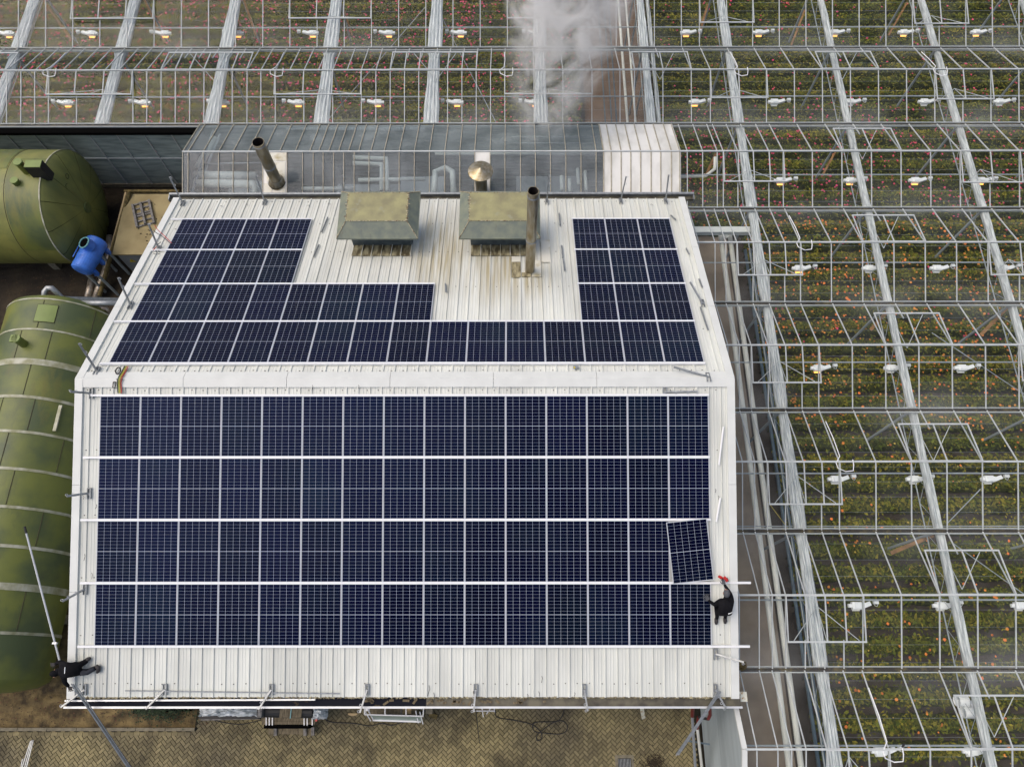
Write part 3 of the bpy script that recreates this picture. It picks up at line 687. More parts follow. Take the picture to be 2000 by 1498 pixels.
for k in range(-2, 8):
    for sd in (-1, 1):
        xa, xb = xrange(k, sd); bars = [x for x in R_[k] if xa+.05 < x < xb]
        if k == 5 and sd == 1:
            bars = sorted(set(bars+[(a+c_)/2 for a, c_ in zip(bars, bars[1:]) if 1.0 < c_-a < 1.3 and a < 11]))
        sl = bpy.data.objects.new('roof_slope', None); C.objects.link(sl); sl.parent = gh; sl.location = (xa-20, GYk(k+.5)-12.85, ZG)
        vents = [v for v in (south_vents if sd == -1 else north_vents) if v[0] == k]
        edges = [xa]+bars+[xb]
        for x in bars+[xa+.02]:
            if x > 36 and k < 4: continue
            ts = .01
            for v in vents:
                if v[1]+.05 < x < v[2]-.05: ts = v[3]
            MB().bar(gp(x, k, sd, ts, .012), gp(x, k, sd, .985, .012), .029, .035, up=(0, 0, 1)).build('glazing_bar', 'gh_bar', sl)
        for xl, xr_ in zip(edges, edges[1:]):
            if xr_-xl < .08: continue
            mid = (xl+xr_)/2; t0 = 0
            for v in vents:
                if v[1] < mid < v[2]: t0 = v[3]
            b = MB(); q = [gp(xl+.015, k, sd, t0+.005, .0), gp(xr_-.015, k, sd, t0+.005, .0), gp(xr_-.015, k, sd, .99, .0), gp(xl+.015, k, sd, .99, .0)]
            if sd == 1: q = q[::-1]
            c_ = sum(q, Vector())/4; dist = (c_-Vector((CX, CY, CZ))).length
            allp.append((dist, q, sl))
    # ridge beam and the gutter at the far side
    xa, xb = xrange(k, 1)
    MB().box(((xa+xb)/2, GYk(k+.5), ZR+.02), (xb-xa, .055, .05)).build('ridge_beam', 'gh_bar', gh)
for k in range(-2, 9):
    xa = -18.2 if k >= 5 else 18.17
    if k == 4: xa = 18.17
    if k == 5: xa = -18.2
    y = GYk(k); b = MB(); L_ = XE-xa; xm = (xa+XE)/2
    b.box((xm, y, ZG-.05), (L_, .13, .02)); b.build('gutter_trough', 'gutter_dark', gh)
    b = MB()
    for sg in (-1, 1): b.box((xm, y+sg*.080, ZG-.03), (L_, .026, .09))
    b.build('gutter_edge', 'gh_bar', gh)
    if k in (1, 3, 6):
        MB().tube([(xa, y+.22, ZG-.35), (XE, y+.22, ZG-.35)], .02, 6).build('purlin_tube', 'truss', gh)
# panes: nearest 290 single, the rest joined
def inview(c_): 
    d = c_-Vector((CX, CY, CZ)); y = d.y; F = y*math.sin(TILT)-d.z*math.cos(TILT); u = d.x/F*FPX; v = (y*math.cos(TILT)+d.z*math.sin(TILT))/F*FPX
    return abs(u) < 1040 and abs(v) < 790
vis = [a for a in allp if inview(sum(a[1], Vector())/4)]; hid = [a for a in allp if not inview(sum(a[1], Vector())/4)]
vis.sort(key=lambda a: a[0])
for d_, q, sl in vis[:290]:
    MB().slab(q, .004).build('glass_pane', 'clear_glass', sl)
b = MB()
for d_, q, sl in vis[290:]+hid: b.slab(q, .004)
b.build('glass_panes', 'clear_glass', gh, kind='stuff')
print('panes', len(allp), len(vis))
# vents
for lst, sd in ((south_vents, -1), (north_vents, 1)):
    for (k, x0, x1, fr_) in lst:
        o = bpy.data.objects.new('roof_vent', None); C.objects.link(o); o.parent = gh; hp = gp((x0+x1)/2, k, sd, 0, .04); o.location = hp-Vector((20, 12.85, 0))
        L_ = SLG*fr_; op = math.radians(7 if sd == -1 else 9)
        al = math.atan2(RI, GS/2)-op; dy, dz = sd*math.cos(al)*L_, -math.sin(al)*L_
        y0 = GYk(k+.5)+sd*.02; z0 = ZR+.045
        b = MB(); w = .034
        P = lambda x, t: Vector((x, y0+dy*t, z0+dz*t))
        b.bar(P(x0, 0), P(x1, 0), w, .035); b.bar(P(x0-.02, 1), P(x1+.02, 1), .05, .035)
        inner = [x for x in R_[k] if x0+.1 < x < x1-.1]
        for x in [x0, x1]+inner: b.bar(P(x, 0), P(x, 1), w, .035)
        b.build('frame', 'gh_bar' if sd == -1 else 'gh_bar', o)
        es = [x0]+inner+[x1]
        for xa, xb in zip(es, es[1:]):
            q = [P(xa+.02, .02), P(xb-.02, .02), P(xb-.02, .98), P(xa+.02, .98)]
            if sd == 1: q = q[::-1]
            MB().slab(q, .004).build('glass_pane', 'clear_glass', o)
        # push rods from below to the free edge
        bandx = min(BANDS, key=lambda v: abs(v-(x0+x1)/2)) if 'BANDS' in globals() else (x0+x1)/2
        ap = Vector((bandx+.05, GYk(k+.5)+sd*.25, ZG+.05))
        n = 3 if sd == -1 else 2
        for i in range(n):
            t = (i+.5)/n if n == 2 else (.08, .5, .92)[i]
            MB().tube([ap, P(x0+(x1-x0)*t, .97)-Vector((0, 0, .03))], .013, 5).build('push_rod', 'gh_bar', o)
# energy screens gathered into long bundles along Y, beside a truss
for (x, w, ya, yb) in [(-14.1, .5, 12.95, 29), (-9.6, .5, 12.95, 29), (-5.1, .5, 12.95, 29), (-.6, .52, 12.95, 29), (3.9, .55, 12.95, 29), (8.4, .55, 12.95, 29), (12.92, .5, 12.95, 29), (17.42, .34, 8.9, 29), (17.75, .14, 8.9, 29),
                       (21.02, .36, -14, 29), (25.48, .24, -14, 29), (29.95, .24, -14, 29), (34.45, .24, -14, 29), (38.9, .24, -14, 29)]:
    b = MB(); n = 5; segs = 60
    vs = []; ys = np.linspace(ya, yb, segs+1); ph = rng.uniform(0, 6, n+4)
    cols = 9
    for i, y in enumerate(ys):
        # folded cloth: widest near gutters' far side, pulled narrower at the other
        per = ((y-GY0) % GS)/GS; ww = w*(.78+.44*(1-per)) if w > .3 else w*(.9+.2*(1-per))
        for c_ in range(cols):
            t = c_/(cols-1)-.5
            z = ZG-.16+.05*(1-(2*t)**2)+(.035 if c_ % 2 else -.02)+.008*math.sin(y*7+c_)
            vs.append((x+t*ww+.012*math.sin(y*3+c_*2), y, z))
        for c_ in range(cols):
            t = c_/(cols-1)-.5; vs.append((x+t*ww*.9, y, ZG-.30))
    fs = []
    for i in range(segs):
        o_ = i*2*cols
        for c_ in range(cols-1):
            fs.append((o_+c_, o_+c_+1, o_+2*cols+c_+1, o_+2*cols+c_)); fs.append((o_+cols+c_, o_+2*cols+cols+c_, o_+2*cols+cols+c_+1, o_+cols+c_+1))
        fs.append((o_, o_+2*cols, o_+3*cols, o_+cols)); fs.append((o_+cols-1, o_+2*cols-1, o_+4*cols-1, o_+3*cols-1))
    b.add(vs, fs); b.build('screen_bundle', 'screen_cloth', gh)
    # lattice truss below
    b = MB(); b.tube([(x-.12, ya, ZG-.75), (x-.12, yb, ZG-.75)], .022, 5)
    y = ya
    while y < yb-1.0: b.tube([(x-.1, y, ZG-.32), (x-.12, y+.5, ZG-.75), (x-.1, y+1.0, ZG-.32)], .009, 4); y += 1.0
    b.build('truss', 'truss', gh)
    for k in range(-2, 9):
        y = GYk(k)
        if ya-.1 < y < yb: MB().box((x-.12, y, (ZG-.1)/2), (.07, .07, ZG-.12)).build('post', 'truss', gh)
# thin support wires and heating tubes low over the beds
b = MB(); y = -13.6
while y < 28:
    xa = 21.2 if y < 12.9 else -18
    b.tube([(xa, y, 3.55), (XE, y, 3.55)], .003, 3, cap=False); y += .51
b.build('screen_wires', 'truss', gh, kind='stuff')
# transport pipes in the aisle beside the shed, and a darker pair
for (x, z, r, ya, yb, mm) in ((19.98, 2.8, .095, -14, 8.3, 'pipe_white'), (20.34, 2.8, .095, -14, 8.3, 'pipe_white'), (21.32, 1.6, .06, -14, 8.4, 'pipe_blue'), (21.52, 1.6, .06, -14, 8.4, 'pipe_blue'), 
                              (16.7, 2.5, .06, 13, 29, 'pipe_white'), (17.05, 2.5, .045, 13, 29, 'pipe_white'), (16.25, 2.4, .03, 13, 29, 'pipe_blue'), (16.05, .6, .03, 13, 29, 'pipe_blue'), (16.35, .6, .03, 13, 29, 'pipe_blue')):
    MB().tube([(x, ya, z), (x, yb, z)], r, 10).build('heating_pipe', mm, gh, smooth=True)
MB().tube([(18.4, 8.1, 3.3), (19.9, 8.1, 3.3), (20.1, 7.95, 3.2)], .09, 8).build('heating_pipe', 'pipe_white', gh)
MB().box((19.6, 8.1, 3.4), (2.8, .25, .22)).build('tie_beam', 'white_trim', gh)
MB().tube([(18.4, 10.9, 3.1), (19.6, 10.95, 3.1), (19.95, 11.2, 3.2), (20.0, 11.7, 3.3)], .07, 8).build('heating_pipe', 'pipe_white', gh)
# orange-brown diagonal streaks built as solid bars, plus thin brace wires
for (a, c_, r, mm) in (((83, 0), (140, 80), .05, 'orange_bar'), ((282, 0), (322, 85), .05, 'orange_bar'), ((476, 0), (500, 70), .05, 'orange_bar'), ((672, 20), (688, 70), .04, 'orange_bar'), ((1382, 10), (1368, 60), .05, 'orange_bar'), ((1572, 20), (1545, 90), .04, 'orange_bar'),
                       ((1772, 5), (1735, 70), .04, 'orange_bar'), ((1398, 300), (1380, 340), .05, 'orange_bar'), ((1632, 296), (1608, 340), .04, 'orange_bar'), ((1745, 595), (1700, 645), .06, 'orange_bar'), ((1968, 600), (1915, 655), .06, 'orange_bar'), ((1823, 1045), (1740, 1080), .06, 'orange_bar'),
                       ((845, 0), (1000, 300), .012, 'truss'), ((830, 15), (640, 235), .012, 'truss'), ((1820, 650), (2000, 770), .014, 'truss'), ((1860, 1060), (2000, 1160), .014, 'truss'), ((1915, 955), (1850, 1022), .014, 'truss'), ((1500, 980), (1590, 1100), .01, 'cable_yellow')):
    p0, p1 = at(*a, 3.0), at(*c_, 2.5); MB().bar(p0, p1, r*2, r).build('diagonal_bar', mm, gh)
# south end wall of the left house: cloth panels, studs, rail
wy = 12.85
k = 0; x = -18.2
while x < -.95:
    MB().box((x+.56, wy-.0, 1.9), (1.10, .03, 3.75)).build('wall_cloth', 'wall_cloth', gh); x += 1.135
xs_ = [-18.2+1.135*i for i in range(16)]
for x in xs_: MB().box((x-.01, wy-.04, 1.88), (.035, .05, 3.7)).build('wall_stud', 'gh_bar', gh)
MB().box((-9.6, wy-.045, 1.95), (17.2, .05, .05)).build('wall_rail', 'gh_bar', gh)
MB().box((-9.6, wy-.05, .12), (17.2, .06, .22)).build('wall_plinth', 'kerb', gh)
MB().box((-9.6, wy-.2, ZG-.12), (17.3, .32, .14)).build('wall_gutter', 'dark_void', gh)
# west gable wall at the bottom right: clad with pale panels
xw = 18.15
def topz(y):
    ph_ = ((y-GY0)/GS) % 1.0; return ZG+RI*(1-abs(2*ph_-1))
ys = [-13.8, -12.9, -12.0, -11.1, -10.2, -9.3, -8.35]
zc = [0, 1.0, 2.0, 3.0]
for i, (z0, z1) in enumerate(zip(zc, zc[1:]+[None])):
    b = MB()
    if z1: b.slab([(xw, -8.35, z0+.008), (xw, -13.8, z0+.008), (xw, -13.8, z1-.008), (xw, -8.35, z1-.008)], .06)
    else:
        yy = [-13.8, -11.787, -9.734, -8.35]; b.slab([(xw, -8.35, 3.008), (xw, -13.8, 3.008)]+[(xw, y, topz(y)-.05) for y in yy], .06)
    b.build('wall_panel', 'wall_panel', gh)
b = MB(); yy = [-13.8, -11.787, -9.734, -8.4]
for y0_, y1_ in zip(yy, yy[1:]): b.bar((xw+.0, y0_, topz(y0_)-.0), (xw+.0, y1_, topz(y1_)-.0), .14, .08)
b.build('verge_trim', 'white_trim', gh)
# glass lower wall strip beside the aisle
for k in range(14): MB().box((18.14, -8.1+k*1.13, 4.0-.3), (.01, 1.1, .5)).build('side_pane', 'clear_glass', gh)

# ================================================================== BOILER HOUSE (glass span behind the shed)
bh = thing('boiler_house', 'boiler house behind the shed, dusty grey glass roof with white panels at right', 'building', (8.6, 10.8, 0))
AB = [-.93, -.72, -.14, .45, 1.01, 1.58, 2.15, 3.08, 3.68, 4.09, 4.47, 4.87, 5.26, 5.66, 6.23, 6.81, 7.39, 7.97, 8.55, 9.14, 9.72, 10.29, 10.88, 11.45, 12.05, 12.62, 13.20, 13.79, 14.37, 14.95, 15.24, 15.53, 15.91, 16.28, 16.66, 17.06, 17.43, 17.84, 18.16]
for sd in (-1, 1):
    sl = bpy.data.objects.new('roof_slope', None); C.objects.link(sl); sl.parent = bh; sl.location = (0, 0, 4)
    bars = list(AB)
    if sd == 1: bars = [-.93, -.72, -.14, .45, 1.01, 1.6, 2.2, 2.8, 3.4, 3.95, 4.3, 4.68, 5.06, 5.44, 5.83, 6.3]+AB[15:]
    for x0, x1 in zip(bars, bars[1:]):
        xm = (x0+x1)/2; white = xm > 15.24 or (sd == -1 and (2.15 < xm < 3.08 or 10.29 < xm < 10.88))
        if white: continue_m = 'white_panel'
        else: continue_m = 'boiler_glass' if sd == -1 else 'boiler_glass_north'
        q = [gp(x0+.012, 4, sd, .01), gp(x1-.012, 4, sd, .01), gp(x1-.012, 4, sd, .985), gp(x0+.012, 4, sd, .985)]
        if sd == 1: q = q[::-1]
        MB().slab(q, .02 if white else .004).build('roof_panel' if white else 'glass_pane', continue_m, sl)
    for x in bars: MB().bar(gp(x, 4, sd, .01, .022), gp(x, 4, sd, .985, .022), .042 if x > 15 else .028, .045).build('glazing_bar', 'gh_bar_old', sl)
MB().box((8.6, GYk(4.5), ZR+.02), (19.1, .055, .05)).build('ridge_beam', 'gh_bar', bh)
MB().slab([(-.95, 8.75, 0), (-.95, 12.8, 0), (-.95, 12.8, ZG), (-.95, GYk(4.5), ZR), (-.95, 8.75, ZG)][::-1], .03).build('gable_wall', 'cabinet_grey', bh)
MB().box((8.6, 12.80, 1.95), (18.9, .05, 3.85)).build('rear_wall', 'wall_cloth', bh)
# old white steel sheet pieces around the leaning flue
for (x0, x1, t0, t1) in ((2.18, 3.05, .02, .16), (2.3, 2.55, .18, .52), (2.58, 3.02, .18, .52), (2.2, 2.5, .55, .98), (2.55, 3.02, .55, .8)):
    MB().slab([gp(x0, 4, -1, t0, .03), gp(x1, 4, -1, t0, .03), gp(x1, 4, -1, t1, .03), gp(x0, 4, -1, t1, .03)], .01).build('patch_sheet', 'dirty_white', bh)
# plant seen through the dusty glass
def bpipe(pts, r, mm='pipe_white', z=3.6): MB().tube([at(a, b_, z) for a, b_ in pts], r, 12).build('boiler_pipe', mm, bh, smooth=True)
bpipe([(380, 342), (500, 344)], .16); bpipe([(380, 358), (495, 360), (500, 380)], .16); bpipe([(385, 330), (420, 270)], .14); bpipe([(385, 321), (540, 318)], .04, 'boiler_steel')
bpipe([(690, 308), (755, 310), (757, 372)], .09); bpipe([(690, 319), (745, 321), (745, 372)], .09); bpipe([(590, 369), (690, 369)], .08); bpipe([(700, 352), (830, 350)], .08); bpipe([(848, 378), (850, 336), (870, 328), (884, 336), (886, 378)], .12)
bpipe([(850, 300), (1165, 300)], .07); bpipe([(1097, 345), (1098, 372)], .08); bpipe([(1112, 350), (1113, 375)], .07); bpipe([(1128, 330), (1130, 360)], .07); bpipe([(1143, 335), (1145, 372)], .07)
bpipe([(560, 250), (830, 252)], .09, 'screen_cloth', 3.8); bpipe([(1000, 268), (1170, 268)], .04, 'boiler_steel'); bpipe([(1000, 280), (1170, 280)], .03, 'boiler_steel')
for (cx_, w_, y_) in ((1.0, 2.0, 10.4), (5.8, 2.6, 10.2), (8.0, 1.8, 10.6), (13.2, 2.6, 10.6)):
    MB().box((cx_, y_, 1.3), (w_, 1.6, 2.4)).build('boiler_unit', 'boiler_steel', bh)
MB().tube([at(420, 245, 3.7), at(372, 385, 3.7)], .06, 6).build('boiler_truss', 'truss', bh)
MB().tube([at(430, 262, 3.6), at(380, 385, 3.3)], .05, 6).build('boiler_truss', 'screen_cloth', bh)

# ================================================================== CROPS (uncountable): mounds, leaves, blooms
def crop(name, x0, x1, y0, y1, bloomfn, dens):
    pitch = .821; rows = []; y = math.ceil((y0-GY0)/pitch)*pitch+GY0
    while y < y1: rows.append(y); y += pitch
    # mounded beds
    V = []; Fc = []; nx = int((x1-x0)/.35)
    prof_ = [(-.29, .0), (-.25, .28), (-.10, .42), (.10, .42), (.25, .28), (.29, 0)]
    for yr in rows:
        o_ = len(V)
        for i in range(nx+1):
            x = x0+(x1-x0)*i/nx
            for (dy, z) in prof_: V.append((x, yr+dy+rng.uniform(-.05, .05), z*rng.uniform(.8, 1.15)+.02))
        for i in range(nx):
            for j in range(5): a = o_+i*6+j; Fc.append((a, a+6, a+7, a+1))
    me = npmesh('crop_mounds', np.array(V), np.array(Fc), ['mound'])
    crop_o = bpy.data.objects.new(name, me); C.objects.link(crop_o); crop_o['kind'] = 'stuff'
    # leaves
    n = int((x1-x0)*len(rows)*dens)
    cx = rng.uniform(x0, x1, n); ri = rng.integers(0, len(rows), n); dy = rng.normal(0, .155, n).clip(-.36, .36)
    cy = np.array(rows)[ri]+dy; cz = .46-1.1*dy**2+rng.uniform(-.10, .13, n)
    # clumping: drop leaves where a coarse noise is low
    keep = (np.sin(cx*5.1+ri*1.7)+np.sin(cx*2.3+ri*4.1)+rng.normal(0, 1.2, n)) > -1.5
    cx, cy, cz = cx[keep], cy[keep], cz[keep]; n = len(cx)
    a = rng.uniform(0, 2*np.pi, n); Ls = rng.uniform(.04, .10, n); Ws = Ls*rng.uniform(.35, .6, n); til = rng.uniform(-.5, .7, n)
    d = np.stack([np.cos(a), np.sin(a), np.zeros(n)], -1); s_ = np.stack([-np.sin(a), np.cos(a), np.zeros(n)], -1)
    c_ = np.stack([cx, cy, cz], -1); up = np.array([0, 0, 1.])
    P0 = c_-d*Ls[:, None]; P2 = c_+d*Ls[:, None]+up*(Ls*til)[:, None]-up*.02; roll = rng.uniform(-.4, .4, n)
    P1 = c_-s_*Ws[:, None]+up*(.02+Ws*roll)[:, None]; P3 = c_+s_*Ws[:, None]+up*(.02-Ws*roll)[:, None]
    V = np.stack([P0, P1, P2, P3], 1).reshape(-1, 3); Fq = np.arange(4*n).reshape(n, 4)
    rowp = rng.uniform(.08, .75, len(rows)); mi = (rng.random(n) < (rowp[ri[keep]] if len(ri) != n else rowp[ri])).astype(int)
    me = npmesh('leaves', V, Fq, ['leaf', 'leaf_light'], mi)
    lo = bpy.data.objects.new('leaves', me); C.objects.link(lo); lo.parent = crop_o; lo['kind'] = 'stuff'
    # blooms: little domes of six petals
    N_ = int((x1-x0)*len(rows)*11)
    bx = rng.uniform(x0, x1, N_); br = rng.integers(0, len(rows), N_); by = np.array(rows)[br]+rng.normal(0, .22, N_)
    cl = rng.random(N_)
    out = [[], [], []]
    for i in range(N_):
        c1 = math.sin(bx[i]*1.3+br[i]*2.2)*.5+math.sin(bx[i]*3.7+br[i])*.35
        kind, p = bloomfn(bx[i], by[i])
        if cl[i] < p*(1+c1): out[kind].append((bx[i], by[i], .52+rng.uniform(-.03, .1)))
    for kind, mm in enumerate(('pink_bloom', 'orange_bloom', 'yellow_bloom')):
        if not out[kind]: continue
        b = MB()
        for (x, y, z) in out[kind]:
            r = random.uniform(.032, .058)*(1 if kind < 2 else .7); tx, ty = random.uniform(-.3, .3), random.uniform(-.3, .3)
            vs = [(x, y, z+.02)]+[(x+r*math.cos(q), y+r*math.sin(q), z+r*(tx*math.cos(q)+ty*math.sin(q))) for q in [i*math.pi/3+random.random()*.3 for i in range(6)]]
            b.add(vs, [(0, i+1, (i+1) % 6+1) for i in range(6)])
        b.build('blooms', mm, crop_o, kind='stuff')
def fL(x, y): return 0, .95
def fR(x, y):
    r = random.random()
    if y > 17.0: return (0, .16)
    if y > 10.6: return (0, .62)
    if y > 4.5: return (1, .75) if r > .08 else (0, .6)
    if y > 1.0: return (1, .55)
    if y > -4: return (1, .19) if r > .3 else (2, .26)
    return (1, .22) if r > .35 else (2, .24)
crop('pink_flower_crop', -18, 15.0, 13.2, 28, fL, 230)
crop('orange_flower_crop', 21.75, 40.3, -13.5, 28, fR, 230)
crop('aisle_crop', 18.5, 21.75, 10.2, 28, fR, 230)

# ================================================================== GROW LAMPS
lamps = [('top row', 57, [(18, 0), (180, 0), (323, 0), (465, 0), (611, 0), (760, 0), (900, 0), (1050, 0), (1340, 1), (1482, 1), (1630, 1), (1765, 1), (1907, 1)], 19.02),
         ('second row', 192, [(133, 0), (283, 0), (436, 0), (583, 0), (738, 0), (893, 0), (1045, 0), (1357, 1), (1512, 1), (1660, 1), (1805, 1), (1952, 1)], 14.95),
         ('third row', 345, [(1524, 1), (1660, 1), (1787, 1), (1915, 1)], 10.8), ('fourth row', 516, [(1560, 1), (1697, 1), (1829, 1), (1958, 1)], 6.7), ('fifth row', 710, [(1597, 1), (1740, 1), (1877, 1)], 2.6),
         ('sixth row', 926, [(1631, 1), (1784, 1), (1930, 1)], -1.5), ('seventh row', 1172, [(1672, 1), (1837, 1), (1990, 1)], -5.62), ('nearest row', 1455, [(1718, 1), (1896, 1)], -9.72)]
lz = 3.25
proto = None
def lampparts():
    b1 = MB(); b1.box((0, 0, .0), (.30, .22, .14)); b1.box((-.20, 0, .0), (.12, .11, .09)); b1.box((.02, 0, .085), (.2, .16, .03))   # reflector housing
    b2 = MB(); b2.box((.30, .02, .02), (.30, .13, .09), Matrix.Rotation(.35, 3, 'Z')); b2.box((.17, 0, .02), (.10, .16, .07))     # ballast
    b3 = MB(); b3.box((.62, .10, .02), (.15, .10, .10)); b3.tube([(.55, .10, .0), (.60, .0, -.02), (.66, -.02, -.02), (.70, .06, 0)], .008, 4)  # junction box
    b4 = MB(); b4.box((0, -.02, -.085), (.24, .26, .03))                                            # tube glow underneath
    return b1.mesh('reflector', 'lamp_white'), b2.mesh('ballast', 'lamp_white'), b3.mesh('junction_box', 'lamp_white'), b4.mesh('lamp_glass', 'lamp_glow'), b4.mesh('lamp_glass', 'lamp_off')
LP = lampparts()
def mirror(me):
    m2 = me.copy(); n = len(m2.vertices); a = np.empty(n*3, np.float32); m2.vertices.foreach_get('co', a); a = a.reshape(-1, 3); a[:, 0] *= -1; m2.vertices.foreach_set('co', a.ravel()); m2.flip_normals(); return m2
LPm = [mirror(m_) for m_ in LP]
for (rn, py, lst, yy) in lamps:
    pipe_y = at(1700, py, lz+.05).y
    tb = thing('lamp_pipe', f'thin horizontal tube under the glass carrying the {rn} of grow lamps', 'pipe', (20, pipe_y, lz), 'tubes that carry the grow lamps')
    xa = -18 if yy > 14 else 18.3
    MB().tube([(xa, pipe_y, lz+.16), (XE, pipe_y, lz+.16)], .028, 6).build('tube', 'truss', tb)
    nl = 0; nr = 0
    for (px, sd) in lst:
        p = at(px, py+7, lz)
        if sd: nr += 1; where = f'{ORD[nr-1]} one right of the shed' if yy > 14 else f'{ORD[nr-1]} from the left'
        else: nl += 1; where = f'{ORD[nl-1]} from the left edge of the photo'
        if sd == 0 and px == 1050: where += ', behind the steam'
        o = thing('grow_lamp', f'white grow lamp, {rn}, {where}', 'lamp', (p.x, pipe_y-.16, lz), 'grow lamps hanging in the greenhouse')
        off = (yy < 9 and px not in (1340, 1560, 1597)) or (yy > 14 and yy < 16 and px > 1500)
        src = LPm if not sd else LP
        # in the left house the box hangs to the left of the reflector
        inst('reflector', src[0], o); inst('ballast', src[1], o); inst('junction_box', src[2], o); inst('lamp_glass', src[4] if off else src[3], o)
# round circulation fan, lower right
p = at(1885, 1378, 3.1); fan = thing('ventilation_fan', 'white round circulation fans hanging under the glass near the lower right corner', 'fan', p)
for dx, dy in ((-.08, .14), (.02, -.18)):
    c_ = p+Vector((dx, dy, 0)); b = MB(); R0 = .20
    vs_ = []; 
    for a_ in range(24):
        t = a_/24*2*math.pi
        for rr, zz in ((R0, -.12), (R0+.02, .12)): vs_.append((c_.x+zz*1.2, c_.y+rr*math.cos(t)*.8, c_.z+rr*math.sin(t)))
    b.add(vs_, [(2*i, 2*((i+1) % 24), 2*((i+1) % 24)+1, 2*i+1) for i in range(24)]); b.build('fan_ring', 'lamp_white', fan)
    b = MB()
    for t in np.linspace(0, 2*math.pi, 6)[:-1]: b.bar(c_, c_+Vector((.03, math.cos(t)*.15, math.sin(t)*.18)), .07, .01)
    b.build('fan_blades', 'alu', fan)
MB().box((p.x+.25, p.y, p.z), (.2, .3, .16)).build('motor', 'lamp_white', fan)
# white looped hoses hooked over the ridges
for i, (k, x, px_) in enumerate(((3, 22.2, 'ridge right of the far slope panels'), (1, 22.23, 'ridge right of the near slope top row'), (-1, 22.13, 'nearest ridge'), (5, 20.9, 'ridge behind the white roof panels'), (5, 28.95, 'far ridge at the right'), (3, 31.2, 'ridge near the right edge'), (5, -7.1, 'far ridge at the left'), (5, 2.1, 'far ridge above the leaning flue'), (5, 11.4, 'far ridge beside the steam'))):
    p0 = gp(x, k, 1, .75, .05); r0 = gp(x, k, 1, .08, .06); z = ZR+.05; y = GYk(k+.5)
    pts = [p0, gp(x+.03, k, 1, .4, .05), r0, (x-.18, y-.05, z), (x-.15, y-.22, z), (x+.1, y-.32, z-.05), (x+.33, y-.30, z-.02), (x+.36, y-.12, z+.02), (x+.35, y+.05, z+.04)]
    o = thing('looped_hose', f'white looped hose hooked over the glass, {px_}', 'hose', r0, 'looped hoses on the greenhouse ridges')
    MB().tube(pts, .016, 6).build('hose', 'rail_white', o); MB().tube([pts[-1], (x+.42, y+.14, z+.05)], .03, 6).build('nozzle', 'rubber', o)

# ================================================================== GREEN TANKS
def ring_pts(c, axis, R, n=64, a0=0, a1=2*math.pi):
    out = []
    for k in range(n+1):
        a = a0+(a1-a0)*k/n
        out.append(Vector((c[0]+R*math.cos(a), c[1], c[2]+R*math.sin(a))) if axis == 'Y' else Vector((c[0], c[1]+R*math.cos(a), c[2]+R*math.sin(a))))
    return out
def shell(prof_, c, axis, n=64, a0=0, a1=2*math.pi):   # prof_: (along, R)
    b = MB(); vs = []
    for (u, R) in prof_:
        cc = (c[0], u, c[2]) if axis == 'Y' else (u, c[1], c[2]); vs += ring_pts(cc, axis, R, n, a0, a1)
    m_ = n+1; fs = []
    for i in range(len(prof_)-1):
        for k in range(n): fs.append((i*m_+k, i*m_+k+1, (i+1)*m_+k+1, (i+1)*m_+k))
    return b.add(vs, fs)
TX, TZ, TR = -5.279, 2.278, 2.028
t2 = thing('storage_tank', 'large green horizontal tank with pale bands left of the shed', 'tank', (TX, -2, 0), 'green storage tanks')
y0t, y1t = -7.95, 4.70
shell([(y0t, TR), (y1t, TR)], (TX, 0, TZ), 'Y').build('tank_shell', 'tank_green', t2, smooth=True)
shell([(y1t, TR), (y1t+.12, TR-.05), (y1t+.30, TR-.35), (y1t+.42, 1.0), (y1t+.45, .01)], (TX, 0, TZ), 'Y').build('tank_end', 'tank_green', t2, smooth=True)
shell([(y0t-.45, .01), (y0t-.40, 1.0), (y0t-.28, TR-.35), (y0t-.1, TR-.05), (y0t, TR)], (TX, 0, TZ), 'Y').build('tank_end', 'tank_green', t2, smooth=True)
for y, w in ((4.66, .05), (3.447, .06), (2.209, .22), (.921, .10), (-.312, .09), (-1.575, .09), (-2.821, .09), (-4.043, .10), (-5.267, .22), (-6.631, .09)):
    shell([(y-w/2, TR), (y-w/2, TR+.02), (y+w/2, TR+.02), (y+w/2, TR)], (TX, 0, TZ), 'Y').build('tank_band', 'tank_band', t2)
yb = [4.66, 3.447, 2.209, .921, -.312, -1.575, -2.821, -4.043, -5.267, -6.631, -7.95]
for i, (ya, yc) in enumerate(zip(yb, yb[1:])):   # plate seams, staggered
    for a in ((1.16 if i % 2 else .62), (1.72 if i % 2 else 1.4)):
        a += random.uniform(-.05, .05)
        MB().bar((TX+(TR+.003)*math.cos(a), ya-.06, TZ+(TR+.003)*math.sin(a)), (TX+(TR+.003)*math.cos(a), yc+.06, TZ+(TR+.003)*math.sin(a)), .022, .012).build('plate_seam', 'tank_seam', t2)
def curved_patch(ya, yc, a0_, a1_, R, m_, nm):
    b = shell([(ya, R), (yc, R)], (TX, 0, TZ), 'Y', 8, a0_, a1_); return b.build(nm, m_, t2, smooth=True)
curved_patch(3.75, 4.42, 1.20, 1.52, TR+.025, 'tank_patch', 'hatch_plate'); curved_patch(3.73, 4.44, 1.19, 1.53, TR+.012, 'tank_seam', 'hatch_seam')
